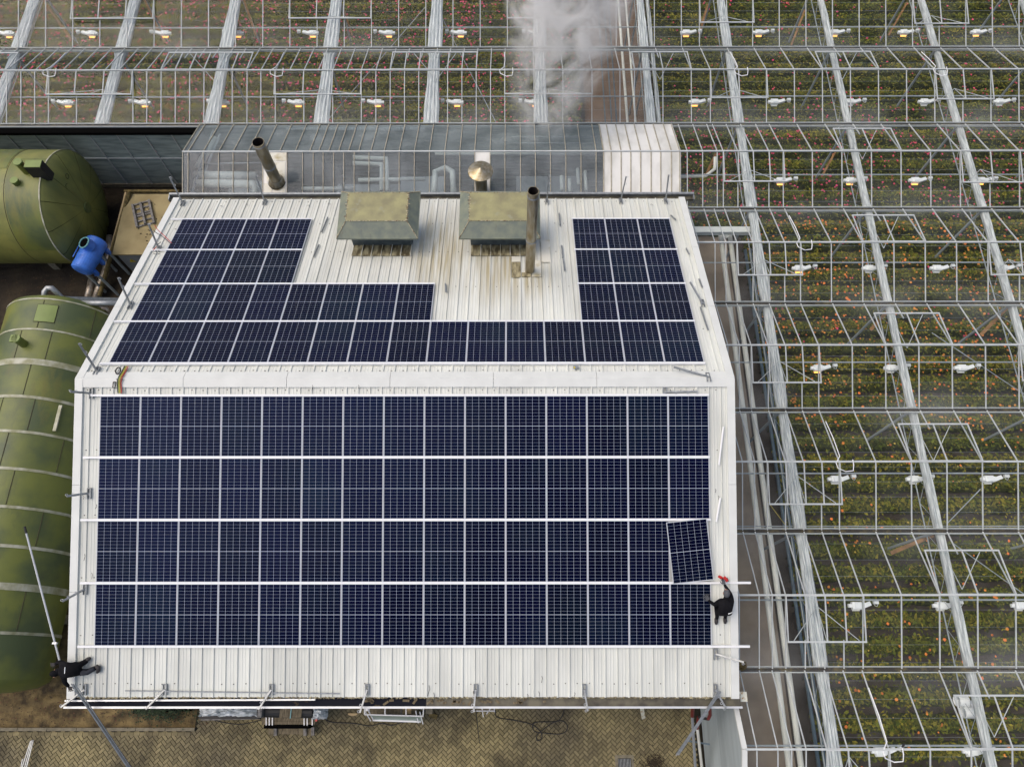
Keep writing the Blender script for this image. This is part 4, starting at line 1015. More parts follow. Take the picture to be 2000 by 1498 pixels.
# white strip on the flank, stub pipe with capped box
a = .80; MB().bar((TX+(TR+.05)*math.cos(a), .78, TZ+(TR+.05)*math.sin(a)), (TX+(TR+.05)*math.cos(a), -.15, TZ+(TR+.05)*math.sin(a)), .11, .05).build('level_gauge', 'tank_band', t2)
p = at(47, 672, TZ+TR+.0); b = MB(); b.tube([(p.x, p.y, TZ+TR-.1), (p.x, p.y, TZ+TR+.42)], .14, 16); b.build('stub_pipe', 'tank_green', t2, smooth=False)
MB().box((p.x-.07, p.y, TZ+TR+.44), (.24, .26, .07)).build('stub_lid', 'tank_patch', t2); MB().tube([(p.x, p.y, TZ+TR+.40), (p.x, p.y, TZ+TR+.475)], .145, 16).build('stub_lid', 'tank_patch', t2)
for y in (-6, -1.5, 3.2): MB().box((TX, y, .35), (2.6, .3, .8)).build('saddle', 'kerb', t2)
# upper tank
UY, UZ, UR, UX = 9.865, 2.504, 2.254, -6.113
t1 = thing('storage_tank', 'green horizontal tank with a domed segmented end, upper left', 'tank', (UX-2, UY, 0), 'green storage tanks')
shell([(-18, UR), (UX, UR)], (0, UY, UZ), 'X', 72).build('tank_shell', 'tank_olive', t1, smooth=True)
for u in (UX-1.35, UX-3.3): shell([(u-.012, UR+.004), (u+.012, UR+.004)], (0, UY, UZ), 'X', 72).build('plate_seam', 'tank_seam', t1)
for k in range(12):   # dished end in twelve wedge plates
    aa, ab = k*math.pi/6, (k+1)*math.pi/6
    shell([(UX+.0, UR), (UX+.12, UR-.10), (UX+.27, UR*.72), (UX+.40, UR*.40), (UX+.47, .16)], (0, UY, UZ), 'X', 5, aa+.006, ab-.006).build('end_plate', 'tank_olive', t1, smooth=True)
shell([(UX-.01, UR-.01), (UX+.10, UR-.13), (UX+.25, UR*.71), (UX+.38, UR*.39), (UX+.45, .01)], (0, UY, UZ), 'X', 48).build('end_backing', 'tank_seam', t1)
shell([(UX-.03, UR), (UX-.03, UR+.02), (UX+.02, UR+.02), (UX+.02, UR)], (0, UY, UZ), 'X', 64).build('end_ring', 'tank_band', t1)
shell([(UX+.44, .22), (UX+.52, .22), (UX+.52, .17), (UX+.50, .01)], (0, UY, UZ), 'X', 24).build('hub_flange', 'tank_green', t1)
for (px, py, r) in ((102, 353, .10), (124, 368, .10), (138, 379, .09)):
    p = at(px, py, 3.6)
    b = MB(); d_ = math.hypot(p.y-UY, 1.1); c_ = Vector((UX+.33, p.y, UZ+1.1+(379-py)*.01)); b.tube([c_+Vector((.0, r*math.cos(t), r*math.sin(t))) for t in np.linspace(0, 6.283, 17)], .010, 4); b.build('inspection_ring', 'tank_seam', t1)
# manway pipe and box on top of the upper tank; curved coloured repair sheet
sh = shell([(UX-1.30, UR+.012), (UX-.04, UR+.012)], (0, UY, UZ), 'X', 20, 1.25, 3.0); sh.build('repair_sheet', 'tank_green', t1, smooth=True)
sh = shell([(-18, UR+.012), (UX-1.4, UR+.012)], (0, UY, UZ), 'X', 20, .62, 1.5); sh.build('repair_sheet', 'tank_green', t1, smooth=True)
def stub(px, py, zt, r, base_z, nm='manway_pipe'):
    p = at(px, py, zt); MB().tube([(p.x, p.y, base_z), (p.x, p.y, zt)], r, 16).build(nm, 'tank_green', t1); lathe(MB(), (p.x, p.y, zt), [(r+.02, -.04), (r+.02, .01), (.001, .015)], 16).build('pipe_lid', 'tank_patch', t1)
stub(34, 316, 5.35, .14, 4.2); stub(27, 352, 4.9, .13, 4.2)
p = at(64, 320, 5.35); MB().box((p.x, p.y, 4.95), (.62, .34, .75)).build('valve_box', 'black', t1); MB().box((p.x, p.y, 5.34), (.60, .32, .03)).build('valve_box_lid', 'tank_patch', t1)
for x in (-8, -12): MB().box((x, UY, .35), (.3, 2.8, .8)).build('saddle', 'kerb', t1)

# ================================================================== BLUE TANK, CABINET, PIPES, POLE, LADDER
A_, B_ = at(190, 472, 2.2), at(160, 526, 2.2); ax = (B_-A_).normalized(); bt = thing('water_tank', 'small blue plastic water tank with an open round lid, lying beside the green tank', 'tank', (A_+B_)/2)
R_b = .40; L_b = (B_-A_).length
MB().tube([A_-ax*.10, A_-ax*.06, A_, A_+ax*L_b*.33, A_+ax*(L_b*.35), A_+ax*L_b*.65, A_+ax*(L_b*.67), B_, B_+ax*.06, B_+ax*.10], [R_b*.6, R_b*.88, R_b, R_b, R_b+.014, R_b+.014, R_b, R_b, R_b*.88, R_b*.6], 28).build('tank_body', 'blue_plastic', bt, smooth=False)
c_ = at(164, 474, 2.86); out = Vector((-.30, -.05, .95)).normalized(); s1 = out.cross(Vector((0, 1, 0))).normalized(); s2 = s1.cross(out)
base_c = c_-out*.32
def disc_tube(p0, p1, r0, r1, n=24, r2=None):
    b = MB(); vs = []
    for p_, r in ((p0, r0), (p1, r1)): 
        for k in range(n): t = 2*math.pi*k/n; vs.append(p_+(s1*math.cos(t)+s2*math.sin(t))*r)
    b.add(vs, [(k, (k+1) % n, n+(k+1) % n, n+k) for k in range(n)]); return b
disc_tube(base_c, c_, .24, .235).build('neck', 'blue_plastic', bt)
b = MB(); b.tube([c_+(s1*math.cos(t)+s2*math.sin(t))*.225 for t in np.linspace(0, 6.283, 25)], .026, 6, cap=False); b.build('neck_rim', 'teal_rim', bt)
b = MB(); vs_ = [c_-out*.02+(s1*math.cos(t)+s2*math.sin(t))*.21 for t in np.linspace(0, 6.283, 25)[:-1]]; b.slab(vs_, .01); b.build('opening', 'dark_void', bt)
side = ax.cross(Vector((0, 0, 1))).normalized()
for i, t in enumerate((.12, .5, .9)):
    q = A_+ax*L_b*t; 
    for sg in (-1, 1): MB().box(q+side*sg*.32-Vector((0, 0, .36)), (.14, .14, .30)).build('foot', 'blue_plastic', bt)
q = A_.lerp(B_, .5); MB().bar(q+Vector((-.30, .28, .33))+ax*-.1, q+Vector((-.30, .2, .33))+ax*.5, .03, .02).build('moulded_ridge', 'blue_plastic', bt)
for t in (.1, .9):
    for sg in (-1, 1): q_ = A_+ax*L_b*t+side*sg*.3; MB().box((q_.x, q_.y, .85), (.08, .08, 1.7)).build('stand_leg', 'truss', bt)
# switchgear cabinet with flat tan roof
cb = thing('electrical_cabinet', 'grey switch cabinet with a flat tan roof and yellow warning sticker', 'cabinet', (-2.7, 9.7, 0)); HC = 1.55
c0 = at(262, 533, 0); xl, yl = c0.x, c0.y
MB().box((xl+1.9, yl+1.4, HC/2), (3.8, 2.8, HC)).build('housing', 'cabinet_grey', cb)
MB().box((xl+1.9, yl+1.4, HC+.03), (4.0, 3.0, .07)).build('roof', 'tan_roof', cb)
b = MB()
for k in range(4): b.box((xl+.42+k*.85, yl-.012, HC/2), (.82, .02, HC-.12))
b.build('door', 'cabinet_grey', cb)
s_ = MB(); q = Vector((xl+.42, yl-.03, 1.02)); s_.add([q+Vector((-.14, 0, -.1)), q+Vector((.14, 0, -.1)), q+Vector((0, 0, .14))], [(0, 1, 2)]); s_.build('warning_triangle', 'yellow_sign', cb)
s_ = MB(); s_.add([q+Vector((.01, -.004, .08)), q+Vector((-.03, -.004, .0)), q+Vector((0, -.004, .0)), q+Vector((-.01, -.004, -.07)), q+Vector((.035, -.004, .02)), q+Vector((.005, -.004, .02))], [(0, 1, 2), (2, 3, 4), (2, 4, 5), (0, 2, 5)]); s_.build('lightning_mark', 'black', cb)
bm_ = MB().bar(at(243, 374, HC+.12), at(350, 374, HC+.12), .10, .10); bm_.build('edge_beam', 'mossy_wood', cb)
b = MB()
for k in range(26): v = at(random.uniform(265, 330), random.uniform(395, 488), HC+.08); b.box(v, (random.uniform(.02, .08), .03, .02))
b.build('roof_debris', 'soil', cb, kind='stuff')
# two timber beams leaning over the edge
p0, p1 = at(253, 376, 1.75), at(194, 578, .35); o = thing('timber_beam', 'long mossy round pole leaning from the cabinet roof to the ground', 'beam', p0.lerp(p1, .5)); MB().tube([p0, p0.lerp(p1, .5)+Vector((0, 0, .02)), p1], .085, 10).build('pole', 'mossy_wood', o)
p0, p1 = at(246, 376, 1.70), at(214, 498, .95); o = thing('timber_beam', 'thin pale batten beside the mossy pole', 'beam', p0.lerp(p1, .5)); MB().bar(p0, p1, .07, .05).build('batten', 'bare_wood', o)
# ladder / slatted pallet on the cabinet roof
pl = thing('wooden_pallet', 'weathered grey slatted pallet lying on the tan cabinet roof', 'pallet', at(280, 418, HC+.1)); z = HC+.16
for (a, c_) in (((259, 400), (268, 444)), ((274, 396), (284, 438)), ((291, 391), (301, 436))):
    MB().bar(at(*a, z), at(*c_, z), .09, .10).build('bearer', 'grey_wood', pl)
for t in (0, .22, .45, .55, .78, 1.0):
    a = Vector(at(260, 401, z-.05)).lerp(at(268, 443, z-.05), t); c_ = Vector(at(292, 392, z-.05)).lerp(at(300, 435, z-.05), t); MB().bar(a, c_, .07, .025).build('slat', 'grey_wood', pl)
# pipes around
def pipe(name, pts, r, m_, lab, cat='pipe', grp=None, smooth=True):
    o = thing(name, lab, cat, pts[0], grp); MB().tube(pts, r, 12).build('pipe_run', m_, o, smooth=smooth); return o
pipe('insulated_pipe', [at(214, 462, .7), at(214, 490, .7), at(206, 530, .5), at(196, 556, .4), at(186, 583, .3)], .14, 'foil', 'crinkled foil wrapped pipe beside the mossy pole')
pipe('insulated_pipe', [at(180, 543, .4), at(172, 583, .4)], .14, 'foil', 'shorter grey wrapped pipe below the blue tank')
pipe('round_duct', [at(190, 432, .8), at(200, 432, .9)], .34, 'tank_olive', 'round olive pipe end next to the domed tank')
pipe('steel_pipe', [at(86, 583, 4.0), at(87, 570, 4.05), at(93, 563, 4.1), at(101, 563, 4.1), at(108, 569, 4.0), at(124, 584, 3.6), at(236, 587, 3.4)], .10, 'galv', 'bent steel pipe arching out behind the lower tank')
pipe('steel_pipe', [at(150, 592, 3.6), at(236, 592, 3.6)], .10, 'galv', 'straight steel pipe running into the shed wall')
pipe('steel_pipe', [at(180, 602, 3.2), at(209, 603, 3.2), at(214, 612, 3.0)], .08, 'foil', 'short foil wrapped elbow below the straight steel pipe')
# leaf litter between the tanks
b = MB()
for k in range(2600):
    x = random.uniform(-13, 1.4); y = random.uniform(4.5, 8.2) if k % 2 else random.uniform(-9.4, -8.2)
    s1_ = random.uniform(.02, .06); a = random.uniform(0, 3.1); z = .03+random.uniform(0, .03)
    b.add([(x, y, z), (x+s1_*math.cos(a), y+s1_*math.sin(a), z+.01), (x+s1_*math.cos(a+1), y+s1_*math.sin(a+1), z+.01)], [(0, 1, 2)])
b.build('leaf_litter', 'leaf_litter', kind='stuff')

# ================================================================== NEAR YARD ITEMS
def rods(name, pts, r, m_, lab, n, spread, cat='rods'):
    o = thing(name, lab, cat, pts[0])
    for k in range(n):
        d = Vector((random.uniform(-spread, spread), random.uniform(-spread, spread)*.3, random.uniform(-.02, .02)))
        MB().bar(Vector(pts[0])+d, Vector(pts[1])+d*1.6+Vector((random.uniform(-.03, .03), random.uniform(-.1, .1), 0)), r*2, r*2).build('rod', m_, o)
rods('rod_bundle', [at(143, 1336, 5.75), at(318, 1596, 2.2)], .011, 'galv', 'bundle of long grey rods leaning on the near left roof corner', 4, .065)
rods('rod_bundle', [at(1406, 1350, 5.42), at(1322, 1474, 3.9)], .014, 'galv', 'bundle of dark rods leaning on the near right roof corner', 4, .04)
rods('rod_bundle', [at(66, 1446, .2), at(50, 1510, .3)], .015, 'galv', 'bundle of metal profiles lying on the paving at the lower left', 5, .09)
rods('rod_bundle', [at(42, 1482, .1), at(36, 1512, .1)], .014, 'galv', 'short pair of metal profiles left of the bright bundle', 2, .05)
rods('loose_rod', [at(133, 1335, 5.2), at(143, 1364, 4.95)], .02, 'galv', 'single short rod crossing the near left corner bracket', 1, 0)
rods('loose_rod', [at(925, 1350, 5.3), at(935, 1455, .1)], .012, 'rubber', 'thin dark rod leaning beside the fifth eave bracket', 1, 0)
p0, p1 = at(48, 1028, 6.6), at(119, 1300, 5.45); o = thing('long_pole', 'long aluminium pole held by the kneeling worker over the tank', 'pole', p1); MB().tube([p0, p1], .026, 8).build('shaft', 'alu', o); MB().tube([p0, p0.lerp(p1, .05)], .032, 8).build('pole_end', 'rubber', o); MB().box(p0.lerp(p1, .84), (.12, .05, .08)).build('clamp', 'alu', o)
# rail lying in the gutter at left
o = thing('loose_profile', 'long white profile lying along the near left gutter', 'metal profile', (2.5, -8.5, 4.9)); MB().bar((X0-.1, -8.50, gz+.10), (6.2, -8.47, gz+.10), .045, .04).build('profile', 'alu', o)
o = thing('loose_profile', 'thin grey profile lying on the near left drip edge', 'metal profile', (2.5, -8.3, 5.0)); MB().bar(FR(.9, 8.72, .06), FR(6.9, 8.80, .06), .03, .02, up=NF).build('profile', 'galv', o)
# shrub
c_ = at(310, 1385, .4); b = MB()
for k in range(2600):
    u = random.gauss(0, .48); v = random.gauss(0, .20); z = .15+random.random()*.75*math.exp(-(u*u)*1.2-(v*v)*3); x, y = c_.x+u*1.1, c_.y+v+.1
    a = random.uniform(0, 6.28); s1_ = random.uniform(.03, .07); t = random.uniform(-.6, .6)
    b.add([(x, y, z), (x+s1_*math.cos(a), y+s1_*math.sin(a), z+s1_*t), (x+s1_*1.2*math.cos(a+.8), y+s1_*1.2*math.sin(a+.8), z)], [(0, 1, 2)])
o = thing('shrub', 'low dark green shrub under the near eave at the left', 'shrub', (c_.x, c_.y, 0)); b.build('foliage', 'shrub', o); MB().tube([(c_.x, c_.y+.1, 0), (c_.x+.03, c_.y+.1, .4)], [.04, .015], 6).build('stem', 'old_wood', o)
MB().box((c_.x, c_.y+.15, .1), (1.9, .5, .2), Matrix.Rotation(.04, 3, 'Z')).build('dark_fill', 'dark_void', o)  # plain near-black box filling the foot of the shrub
# crumpled wrap function
def crumple(b, c, d, n=14, amp=.06):
    vs = []; 
    for i in range(n+1):
        for j in range(n+1):
            u, v = i/n-.5, j/n-.5; e = min(1, 3.2*min(.5-abs(u), .5-abs(v))+.12)
            vs.append((c[0]+u*d[0]+random.uniform(-amp, amp)*.4, c[1]+v*d[1]+random.uniform(-amp, amp)*.4, c[2]+d[2]*(e-.5)+random.uniform(-amp, amp)))
    return b.add(vs, [(i*(n+1)+j, (i+1)*(n+1)+j, (i+1)*(n+1)+j+1, i*(n+1)+j+1) for i in range(n) for j in range(n)])
p = at(445, 1388, .5); o = thing('wrapped_bundle', 'long pallet load loosely wrapped in crumpled clear plastic', 'wrapped load', (p.x, p.y, 0))
MB().box((p.x, p.y, .2), (2.0, .50, .3)).build('load', 'rubber', o); crumple(MB(), (p.x+.02, p.y+.06, .44), (2.05, .46, .22), 20, .05).build('plastic_sheet', 'plastic_wrap', o); MB().box((p.x, p.y-.26, .1), (2.0, .06, .10), Matrix.Rotation(.02, 3, 'Z')).build('pallet_board', 'grey_wood', o)
p = at(566, 1390, .6); o = thing('pallet_stack', 'stack of wooden pallet parts with a dark roll on top, in front of the eave', 'pallets', (p.x, p.y, 0))
MB().tube([at(505, 1388, .75), at(612, 1390, .75)], .19, 14).build('dark_roll', 'rubber', o)
MB().box(at(568, 1391, .95), (.72, .30, .04)).build('board', 'old_wood', o); MB().box(at(568, 1391, .98), (.03, .36, .02)).build('green_strap', 'teal_rim', o)
MB().box(at(512, 1391, .85), (.14, .30, .5)).build('board', 'grey_wood', o)
for (x0_, x1_, y_, z_, m_) in ((512, 616, 1404, .55, 'old_wood'), (512, 616, 1411, .55, 'old_wood'), (525, 615, 1423, .22, 'old_wood'), (525, 615, 1430, .22, 'old_wood')):
    MB().bar(at(x0_, y_, z_), at(x1_, y_, z_), .10, .05).build('slat', m_, o)
for x_ in (520, 526, 532, 594, 600, 610): MB().bar(at(x_, 1400, .62), at(x_, 1416, .62), .035, .02).build('clip', 'alu', o)
for x_ in (538, 596, 611): MB().bar(at(x_, 1420, .3), at(x_, 1436, .3), .10, .06).build('bearer', 'grey_wood', o)
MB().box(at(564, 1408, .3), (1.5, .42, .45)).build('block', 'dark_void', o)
p = at(623, 1392, .8); o = thing('plastic_bag', 'crumpled clear plastic bag at the right end of the dark roll', 'bag', (p.x, p.y, 0)); crumple(MB(), (p.x, p.y, .8), (.52, .40, .4), 10, .045).build('bag_film', 'plastic_wrap', o); MB().box(at(618, 1406, .75), (.07, .06, .06)).build('red_knot', 'red_tool', o)
# glass rack
o = thing('glass_rack', 'white framed rack holding stacked glass sheets under the eave', 'rack', at(780, 1390, 0))
z = 1.0
for (a, c_) in (((712, 1379), (825, 1383)), ((712, 1395), (826, 1398)), ((712, 1379), (712, 1395)), ((752, 1374), (752, 1395)), ((793, 1374), (793, 1397)), ((828, 1374), (826, 1400))): MB().bar(at(*a, z), at(*c_, z), .035, .035).build('frame_tube', 'alu', o)
for (a, c_) in (((714, 1390), (724, 1407)), ((720, 1388), (730, 1407)), ((812, 1388), (817, 1411)), ((820, 1390), (826, 1413))): MB().bar(at(*a, 1.05), at(*c_, .6), .03, .03).build('clamp_arm', 'rail_white', o)
MB().slab([at(724, 1397, .9), at(824, 1400, .9), at(822, 1409, .45), at(728, 1406, .45)][::-1], .03).build('glass_sheet', 'glass_stack', o)
MB().bar(at(728, 1406, .5), at(822, 1409, .5), .05, .05).build('glass_edge', 'rail_white', o)
MB().box(at(768, 1388, .2), (1.55, .4, .06)).build('base_board', 'old_wood', o)
for x_ in (752, 784): MB().bar(at(x_, 1382, .5), at(x_, 1396, .5), .07, .04).build('cross_board', 'grey_wood', o)
MB().tube([at(718, 1376, 1.0), at(718, 1388, 1.0)], .075, 12).build('white_roll', 'rail_white', o)
MB().box(at(795, 1388, .3), (.28, .16, .1)).build('box', 'bare_wood', o); MB().box(at(839, 1385, .6), (.22, .26, .4)).build('bucket', 'kerb', o)
b = MB(); b.bar(at(838, 1395, .1), at(854, 1400, .1), .14, .06); b.build('wood_offcut', 'mossy_wood', o)
o = thing('small_rack', 'small metal rack with two splayed legs below the fifth bracket', 'rack', at(948, 1383, 0))
for (a, c_) in (((922, 1378), (968, 1380)), ((924, 1388), (966, 1388)), ((941, 1380), (944, 1400)), ((960, 1380), (950, 1394)), ((926, 1376), (926, 1390)), ((964, 1376), (966, 1390))): MB().bar(at(*a, .8), at(*c_, .8), .03, .03).build('frame_tube', 'alu', o)
MB().box(at(948, 1381, .5), (.62, .18, .06)).build('board', 'old_wood', o)
# cable
def smooth_pts(pts, n=8):
    P = [Vector(p) for p in pts]; P = [P[0]]+P+[P[-1]]; out = []
    for i in range(1, len(P)-2):
        for k in range(n):
            t = k/n; a, b_, c, d = P[i-1], P[i], P[i+1], P[i+2]
            out.append(.5*((2*b_)+(-a+c)*t+(2*a-5*b_+4*c-d)*t*t+(-a+3*b_-3*c+d)*t*t*t))
    out.append(P[-2]); return out
cab = [(968, 1386), (971, 1400), (1005, 1406), (1038, 1414), (1055, 1428), (1058, 1440), (1050, 1446), (1048, 1438), (1056, 1428), (1080, 1411), (1097, 1407), (1107, 1415), (1106, 1427), (1092, 1433), (1065, 1431), (1045, 1428), (1040, 1418), (1046, 1410), (1070, 1409), (1090, 1407), (1100, 1392), (1102, 1374)]
pipe('power_cable', smooth_pts([at(x, y, .05) for x, y in cab]), .016, 'rubber', 'black cable lying in loops on the paving', 'cable')
cab = [(636, 1405), (650, 1410), (690, 1412), (722, 1417), (745, 1412), (765, 1416), (785, 1410), (797, 1409), (803, 1401), (815, 1396), (826, 1388), (836, 1389)]
pipe('power_cable', smooth_pts([at(x, y, .06) for x, y in cab]), .016, 'rubber', 'black cable snaking past the glass rack', 'cable')
cab = [(415, 1405), (440, 1411), (470, 1414), (500, 1408), (520, 1402)]
pipe('power_cable', smooth_pts([at(x, y, .06) for x, y in cab]), .012, 'rubber', 'thin black cable in front of the plastic wrapped load', 'cable')
p = at(689, 1392, .08); o = thing('wood_disc', 'pale half round wooden offcut on the paving', 'wood', p)
MB().slab([p+Vector((.17*math.cos(t), -.09*math.sin(t), 0)) for t in np.linspace(.1, 3.05, 12)][::-1], .02).build('disc', 'bare_wood', o)
p0, p1 = at(1252, 1374, 1.2), at(1257, 1402, .3); o = thing('white_board', 'narrow stained white board propped under the eave', 'board', p0.lerp(p1, .5)); MB().bar(p0, p1, .12, .04).build('board', 'white_plastic', o)
# dark organic heap at the bottom edge
p = at(1278, 1492, .1); b = MB()
for k in range(420):
    a, r = random.uniform(0, 6.28), abs(random.gauss(0, .24)); x, y = p.x+r*math.cos(a), p.y+r*math.sin(a)*.8; z = .06*math.exp(-r*3)+.03; s1_ = random.uniform(.02, .06)
    b.add([(x, y, z), (x+s1_, y+random.uniform(-.02, .04), z+.02), (x+random.uniform(-.02, .02), y+s1_, z+.01)], [(0, 1, 2)])
b.build('dead_plant_litter', 'soil', kind='stuff')
# downpipes on the greenhouse wall
o = thing('downpipe', 'grey downpipe with dark red bends at the near right wall, left one', 'downpipe', at(1355, 1440, 1)); 
q = [at(1383, 1376, 4.2), at(1357, 1377, 4.2), at(1353, 1384, 3.7), at(1352, 1398, 3.3), at(1358, 1498, 1.2), at(1359, 1530, .3)]
MB().tube(q[:2], .045, 10).build('pipe_run', 'cabinet_grey', o); MB().tube([q[1], q[2], q[3]], .055, 10).build('pipe_bend', 'dark_red', o); MB().tube(q[3:], .045, 10).build('pipe_run', 'cabinet_grey', o)
o = thing('downpipe', 'pale downpipe with dark red bends at the near right wall, right one', 'downpipe', at(1366, 1450, 1))
q = [at(1386, 1374, 4.2), at(1387, 1396, 3.6), at(1383, 1404, 3.5), at(1364, 1400, 3.3), at(1362, 1422, 2.9), at(1371, 1500, 1.0), at(1373, 1530, .2)]
MB().tube(q[:3], .05, 10).build('pipe_bend', 'dark_red', o); MB().tube(q[2:4], .04, 10).build('pipe_run', 'rubber', o); MB().tube(q[3:5], .05, 10).build('pipe_bend', 'dark_red', o); MB().tube(q[4:], .045, 10).build('pipe_run', 'pipe_white', o)
MB().bar(at(1343, 1446, 2.0), at(1386, 1453, 2.0), .05, .05).build('pipe_strap', 'pipe_blue', o)
# rain outlet tuft between gutter and verge
p = at(1449, 1301, 4.1); b = MB()
for k in range(160):
    a, r = random.uniform(0, 6.28), random.uniform(.02, .13); x, y, z = p.x+r*math.cos(a), p.y+r*math.sin(a), 4.05+random.uniform(0, .12); b.add([(x, y, z), (x+.04, y+.01, z+.03), (x, y+.04, z+.01)], [(0, 1, 2)])
o = thing('moss_clump', 'brown moss clump in the greenhouse gutter end beside the shed', 'moss', (p.x, p.y, 4)); b.build('moss', 'mossy_wood', o); MB().tube([(p.x, p.y-.02, 3.9), (p.x, p.y-.02, 4.1)], .06, 10).build('outlet', 'dark_void', o)
# ---- cables over the ridge and at the left panel edge
def wires(paths, lab, m_list):
    o = thing('wire_bundle', lab, 'wires', paths[0][0])
    for pts, mm in zip(paths, m_list): MB().tube(smooth_pts(pts, 5), .012, 5).build('wire', mm, o)
    return o
def ridgewire(dx): return [onB(246+dx, 715, .08), onB(240+dx, 727, .09), onB(234+dx, 737, .10), onF(232+dx, 745, .10), onF(232+dx, 752, .08), onF(233+dx, 768, .08)]
o = wires([ridgewire(d) for d in (-3, -1, 0.5, 2, 4.5)], 'bundle of coloured panel wires crossing the ridge at the left', ['rubber', 'cable_green', 'cable_yellow', 'cable_yellow', 'cable_red'])
MB().tube([onB(230, 727, .1)+Vector((.07*math.cos(t), .05+.10*math.sin(t), 0)) for t in np.linspace(0, 6.28, 12)], .02, 6).build('coil', 'rubber', o)
b = MB(); q = onF(224, 752, .08); b.bar(q+Vector((-.04, -.08, 0)), q+Vector((-.04, .08, .03)), .02); b.bar(q+Vector((.03, -.08, 0)), q+Vector((.03, .08, .03)), .02); b.bar(q+Vector((-.04, .08, .03)), q+Vector((.03, .08, .03)), .02); b.bar(q+Vector((-.04, -.08, 0)), q+Vector((.03, -.08, 0)), .02); b.build('clip_frame', 'rubber', o)
MB().bar(onF(227, 741, .1), onF(240, 741, .1), .02).build('tie', 'rubber', o)
wires([[onB(335, 475, .09), onB(322, 462, .1), onB(308, 449, .25), at(302, 440, 6.1)], [onB(334, 477, .09), onB(318, 463, .1), onB(305, 455, .25), at(300, 450, 6.0)]], 'red and black wires hanging off the far left panel corner over the verge', ['cable_red', 'rubber'])
o = wires([[onB(299, 489, .08), onB(304, 484, .12), onB(308, 480, .1)], [onB(300, 496, .08), onB(306, 497, .1), onB(312, 496, .08)], [onB(302, 477, .08), onB(308, 478, .1), onB(314, 473, .08)]], 'small tangle of red and black wire ends at a verge bracket', ['cable_red', 'rubber', 'rubber'])
for q in ((302, 438), (299, 450)): pass
# little bits of cable tie and debris on the roof
b = MB()
for (px, py, L_) in ((165, 1082, .18), (179, 1118, .18), (188, 985, .12), (163, 968, .1), (1058, 1320, .18), (1052, 1350, .14), (1030, 1355, .12), (838, 1338, .3), (847, 1352, .28), (1122, 1352, .1), (1397, 955, .1), (1403, 968, .1), (610, 752, .15), (700, 752, .1)):
    p = onF(px, py, .05); a = random.uniform(1.0, 2.2); b.tube([p, p+Vector((.02, -.3*L_, -.1*L_)), p+Vector((math.cos(a)*.3*L_, -L_*CP, -L_*SP))], .007, 4)
for (px, py) in ((480, 400), (600, 402), (640, 398), (430, 403), (1270, 400), (340, 448), (320, 505)):
    p = onB(px, py, .05); b.tube([p, p+Vector((.06, .03, -.01)), p+Vector((.09, -.05, .02))], .007, 4)
b.build('cable_tie_scraps', 'rubber', kind='stuff')
o = thing('junction_box', 'small grey junction box with yellow tape on the ridge side rail', 'box', onB(1125, 718, .06)); MB().box(onB(1125, 717, .09), (.16, .09, .05), Matrix.Rotation(-PH, 3, 'X')).build('case', 'cabinet_grey', o); MB().box(onB(1122, 718, .12), (.04, .06, .01), Matrix.Rotation(-PH, 3, 'X')).build('tape', 'yellow_sign', o)

# ================================================================== PEOPLE
def person(lab, V, E, Rr, loc):
    root = thing('person', lab, 'person', loc)
    me = bpy.data.meshes.new('body'); me.from_pydata([tuple(v) for v in V], E, []); me.materials.append(MT['black_cloth'])
    ob = bpy.data.objects.new('body', me); C.objects.link(ob); ob.parent = root
    md = ob.modifiers.new('skin', 'SKIN'); md.use_smooth_shade = True
    for i, r in enumerate(Rr):
        sv = me.skin_vertices[0].data[i]; sv.radius = (r, r) if not isinstance(r, tuple) else r; sv.use_root = (i == 0); 
    s2 = ob.modifiers.new('sub', 'SUBSURF'); s2.levels = 2; s2.render_levels = 2
    return root
def hand(root, p, d, up, m_='glove', sc=1., curl=.3, loc=(0, 0, 0)):
    d = Vector(d).normalized(); up = Vector(up).normalized(); s_ = d.cross(up).normalized(); up = s_.cross(d); p = Vector(p)
    b = MB(); b.bar(p, p+d*.085*sc, .085*sc, .03*sc, up=up)
    for i, (o_, L_) in enumerate(((-.033, .07), (-.011, .08), (.011, .075), (.033, .058))):
        q0 = p+d*.08*sc+s_*o_*sc; spread = s_*o_*.6*sc
        q1 = q0+d*L_*.5*sc+spread; q2 = q1+(d*math.cos(curl)-up*math.sin(curl))*L_*.5*sc+spread*.6
        b.tube([q0, q1, q2], [.011*sc, .0105*sc, .008*sc], 6)
    q0 = p+d*.02*sc-s_*.045*sc; b.tube([q0, q0-s_*.035*sc+d*.03*sc, q0-s_*.045*sc+d*.065*sc], [.013*sc, .012*sc, .009*sc], 6)
    o = b.build('glove', m_, None, smooth=False); o.parent = root; return o
def roofM(loc):   # local frame: x along the roof, y up the slope, z off the roof
    return None
# --- crouching worker on the near slope at the right
o2 = onF(1407, 1176, .03)
V = [(.03, -.26, .36), (.0, -.08, .50), (-.02, .10, .55), (-.01, .22, .55), (0, .30, .58), (0, .38, .60),        # 0-5 pelvis..head
     (.17, .17, .52), (.16, .34, .40), (.04, .56, .24),         # right arm 6,7,8
     (-.17, .14, .50), (-.27, .02, .34), (-.38, .10, .17),      # left arm 9,10,11
     (.12, -.22, .32), (.15, .02, .10), (.11, -.38, .08), (.11, -.45, .06),   # right leg 12..15
     (-.10, -.22, .32), (-.15, .0, .10), (-.12, -.40, .08), (-.14, -.47, .06)]
E = [(0, 1), (1, 2), (2, 3), (3, 4), (4, 5), (2, 6), (6, 7), (7, 8), (2, 9), (9, 10), (10, 11), (0, 12), (12, 13), (13, 14), (14, 15), (0, 16), (16, 17), (17, 18), (18, 19)]
Rr = [.175, .17, .18, .075, .07, .085, .085, .06, .038, .085, .06, .038, .10, .07, .055, .045, .10, .07, .055, .045]
